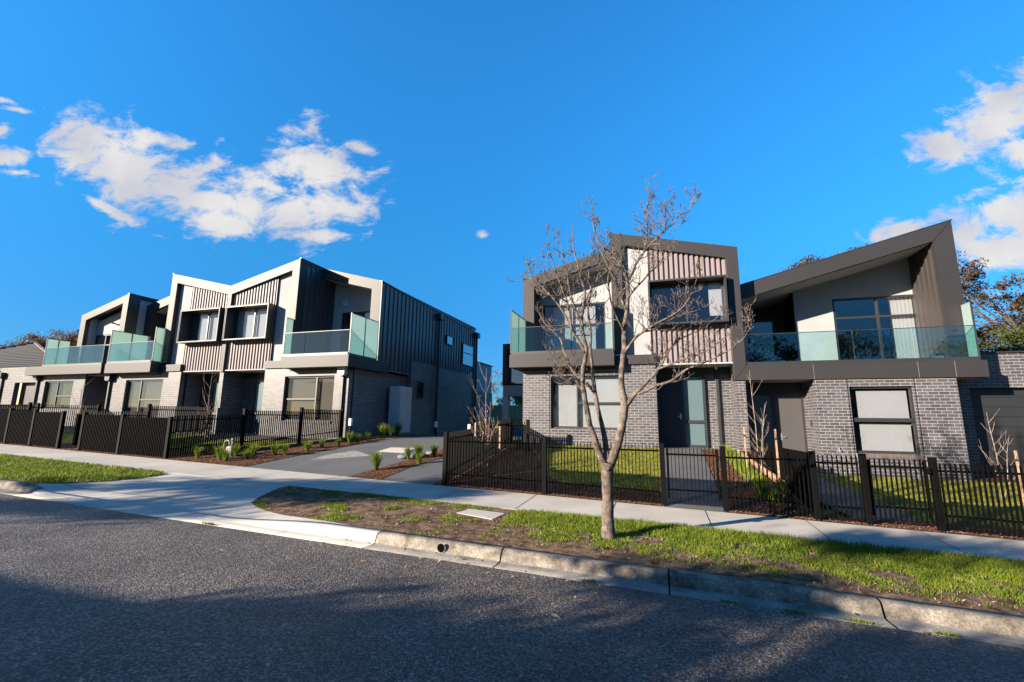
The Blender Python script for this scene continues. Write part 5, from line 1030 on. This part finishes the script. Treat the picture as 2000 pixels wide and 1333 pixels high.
# ------------------------------------------------------------------ small plants
TF = [(-13.3, 10.45, .30), (-12.5, 10.5, .34), (-12.15, 10.42, .32), (-11.75, 10.75, .22), (-11.85, 11.1, .40), (-11.4, 11.45, .27), (-11.15, 11.6, .30), (-12.45, 11.0, .30), (-10.95, 12.3, .26), (-11.2, 12.7, .24), (-10.95, 13.0, .24), (-10.7, 13.5, .30), (-10.55, 13.9, .32), (-10.35, 14.1, .30), (-10.3, 14.6, .26), (-10.2, 15.4, .42), (-10.25, 16.0, .44), (-10.35, 16.7, .40), (-10.6, 15.9, .30),
      (-7.3, 10.8, .38), (-7.15, 12.15, .36), (-6.9, 12.35, .38), (-6.55, 11.75, .24), (-6.6, 12.75, .36), (-5.6, 13.2, .34), (2.15, 10.9, .26), (2.35, 11.3, .30), (1.9, 11.2, .28)]
where = {0: 'at the foot of the left fence post', 1: 'under the left yard fence', 2: 'just right of another below the gas meter', 3: 'small one nearest the footpath', 4: 'biggest and brightest, right of the gas meter', 5: 'small, alone in the middle of the sloping bed',
         19: 'dark blue green one at the start of the narrow bed', 20: 'just left of the pale rocks', 21: 'among the pale rocks'}
ORD = 'first second third fourth fifth sixth seventh eighth ninth tenth eleventh twelfth thirteenth fourteenth fifteenth sixteenth seventeenth eighteenth nineteenth'.split()
def tussock(x, y, h, i):
    z = H(x, y)+.012; lab = 'grass tussock '+where[i] if i in where else ('grass tussock in the bed left of the driveway, '+ORD[i]+' from the street end' if x < -9 else 'grass tussock in the narrow driveway bed, '+('between the rocks and side path' if i == 22 else 'just behind the pale rocks' if i == 23 else 'nearest the house') if x < 0 else ('leftmost' if i == 27 else 'front' if i == 25 else 'tallest')+' one in the shaded bed left of the staked sapling')
    root = thing('grass_tussock', lab, 'plant', (x, y, z), 'grass tussocks planted in the bark beds')
    n = int(60+h*150); rd = random.Random(900+i); V = []; Ft = []
    for k in range(n):
        a = rd.uniform(0, 6.28); l = h*rd.uniform(.6, 1.15); sp_ = rd.uniform(.08, .75); w = .0075; bx, by = rd.uniform(-.035, .035), rd.uniform(-.035, .035); dx, dy = math.cos(a), math.sin(a); px, py = -dy*w, dx*w
        c = len(V); V += [(bx-px, by-py, 0), (bx+px, by+py, 0), (bx+dx*l*sp_*.4+px, by+dy*l*sp_*.4+py, l*.6), (bx+dx*l*sp_*.4-px, by+dy*l*sp_*.4-py, l*.6), (bx+dx*l*sp_, by+dy*l*sp_, l*(.98-.35*sp_))]
        Ft += [(c, c+1, c+2), (c, c+2, c+3), (c+3, c+2, c+4)]
    raw_mesh('leaves', np.array(V), np.array(Ft), tuft_m, root)
for i, (x, y, h) in enumerate(TF): tussock(x, y, h*(1.35+.25*math.sin(i*2.7)), i)

# ------------------------------------------------------------------ street and garden things
cb = thing('meter_cabinet', 'tall blue grey meter cabinet standing against the dark brick side wall', 'cabinet', (-10.95, 17.8, 1))
b = MB(); b.box(-11.24, -10.68, 17.3, 18.24, 1.08, 3.07); b.build('body', cab_m, cb, bevel=.01)
b = MB(); b.box(-10.678, -10.67, 17.34, 18.2, 1.14, 3.01); b.build('door', cab_m, cb, bevel=.004)
b = MB(); b.box(-10.67, -10.65, 17.38, 17.37, 2.0, 2.14); b.build('handle', steel, cb); b = MB(); b.box(-11.36, -10.6, 17.2, 18.34, .9, 1.08); b.build('plinth', conc_dark, cb)
for i, (x, y, z0, h, lab) in enumerate(((-10.75, 14.15, .75, .92, 'white topped black post against the end of the left side fence'), (-9.6, 18.6, .95, .62, 'white topped thin black post in front of the brick side wall'), (-6.95, 16.2, .95, .55, 'white topped post behind the corner of the near fence'), (-6.4, 22.5, .95, .75, 'white topped post by the rear porch'))):
    r_ = thing('bollard_light', lab, 'bollard', (x, y, z0), 'white topped posts along the driveway'); t = z0+h
    b = MB(); b.box(x-.03, x+.03, y-.03, y+.03, z0-.3, t-.26); b.build('post', black_m, r_); b = MB(); b.box(x-.055, x+.055, y-.05, y+.05, t-.26, t); b.build('lamp_head', white_m, r_, bevel=.012)
gm = thing('gas_meter', 'grey gas meter with a bent pipe beside the fence post in the tussock bed', 'gas meter', (-12.9, 10.9, .45)); gx_, gy_, gz_ = -12.75, 11.0, .45
b = MB(); b.box(gx_-.02, gx_+.2, gy_-.09, gy_+.09, gz_+.06, gz_+.34); b.build('meter_body', gasm, gm, bevel=.03)
b = MB(); b.tube([(gx_+.02, gy_, gz_+.34), (gx_+.02, gy_, gz_+.44), (gx_-.02, gy_, gz_+.50), (gx_-.1, gy_, gz_+.52), (gx_-.17, gy_, gz_+.48), (gx_-.19, gy_, gz_+.40), (gx_-.19, gy_, gz_-.05)], [.022]*7, 8); b.build('inlet_pipe', gasm, gm, smooth=True)
b = MB(); b.tube([(gx_+.14, gy_, gz_+.34), (gx_+.14, gy_, gz_+.52)], [.03, .025], 8); b.tube([(gx_+.14, gy_, gz_+.5), (gx_+.14, gy_, gz_+.58)], [.045, .04], 8); b.build('regulator', gasm, gm, smooth=True)
b = MB(); b.lathe([(.10, 0), (.12, .05), (.12, .24), (.09, .3)], (gx_+.14, gy_+.02, gz_+.05), 12); b.build('dial_housing', gasm, gm)
b = MB(); b.tube([(gx_-.10, gy_-.03, gz_-.05), (gx_-.10, gy_-.03, gz_+.25)], [.012, .012], 6); b.build('yellow_pipe', mat('yellow_paint', (.55, .35, .03), .5, .4, .05), gm)
pc = thing('pit_cover', 'flat pale concrete pit cover set in the soil verge left of the bare tree', 'pit cover', (-3.1, 7.8, .05))
b = MB(); cor = [(-3.52, 7.71), (-2.78, 7.54), (-2.72, 8.06), (-3.42, 8.10)]
b.add([(x, y, H(x, y)-.03) for x, y in cor]+[(x, y, H(x, y)+.012) for x, y in cor], [(0, 1, 5, 4), (1, 2, 6, 5), (2, 3, 7, 6), (3, 0, 4, 7), (4, 5, 6, 7)]); b.build('lid', conc, pc, bevel=.006)
b = MB(); c2_ = [(-3.56, 7.67), (-2.74, 7.50), (-2.68, 8.10), (-3.46, 8.14)]; b.add([(x, y, H(x, y)-.03) for x, y in c2_]+[(x, y, H(x, y)+.005) for x, y in c2_], [(0, 1, 5, 4), (1, 2, 6, 5), (2, 3, 7, 6), (3, 0, 4, 7), (4, 5, 6, 7)]); b.build('surround', soil, pc)
for i, (x, y, r_) in enumerate(((-7.42, 12.25, .12), (-7.22, 12.45, .15), (-7.02, 12.62, .13), (-7.3, 12.62, .10), (-6.82, 12.9, .10))):
    bm = bmesh.new(); bmesh.ops.create_icosphere(bm, subdivisions=3, radius=r_)
    for v in bm.verts:
        k = 1+.35*noise.noise(v.co*6+Vector((i*3, 0, 0))); v.co = Vector((v.co.x*1.3*k, v.co.y*k, v.co.z*.62*k))
    me = bpy.data.meshes.new('garden_rock'); bm.to_mesh(me); bm.free(); me.materials.append(stone_m); o = bpy.data.objects.new('garden_rock', me); link(o); o.location = (x, y, H(x, y)+.05)
    tag(o, ('small pale rock at the left end of the rock group', 'largest pale rock in the narrow bed beside the driveway', 'pale rock behind the largest one', 'small pale rock tucked behind the left rocks', 'last pale rock of the row, nearest the houses')[i], 'rock', 'pale rocks in the narrow driveway bed')
tb_ = thing('garden_sleeper', 'sunlit timber sleeper lying slanted in the bark bed behind the right fence', 'timber sleeper', (2.4, 13, .45))
b = MB(); b.bar((2.05, 14.9, H(2.05, 14.9)+.06), (2.55, 11.9, H(2.5, 11.9)+.08), .06, .14); b.build('beam', timber, tb_)
for e, x, y in ((0, 2.06, 14.8), (1, 2.52, 12.0)):
    b = MB(); b.box(x-.03, x+.03, y-.03, y+.03, H(x, y)-.1, H(x, y)+.15); b.build('peg', timber, tb_)
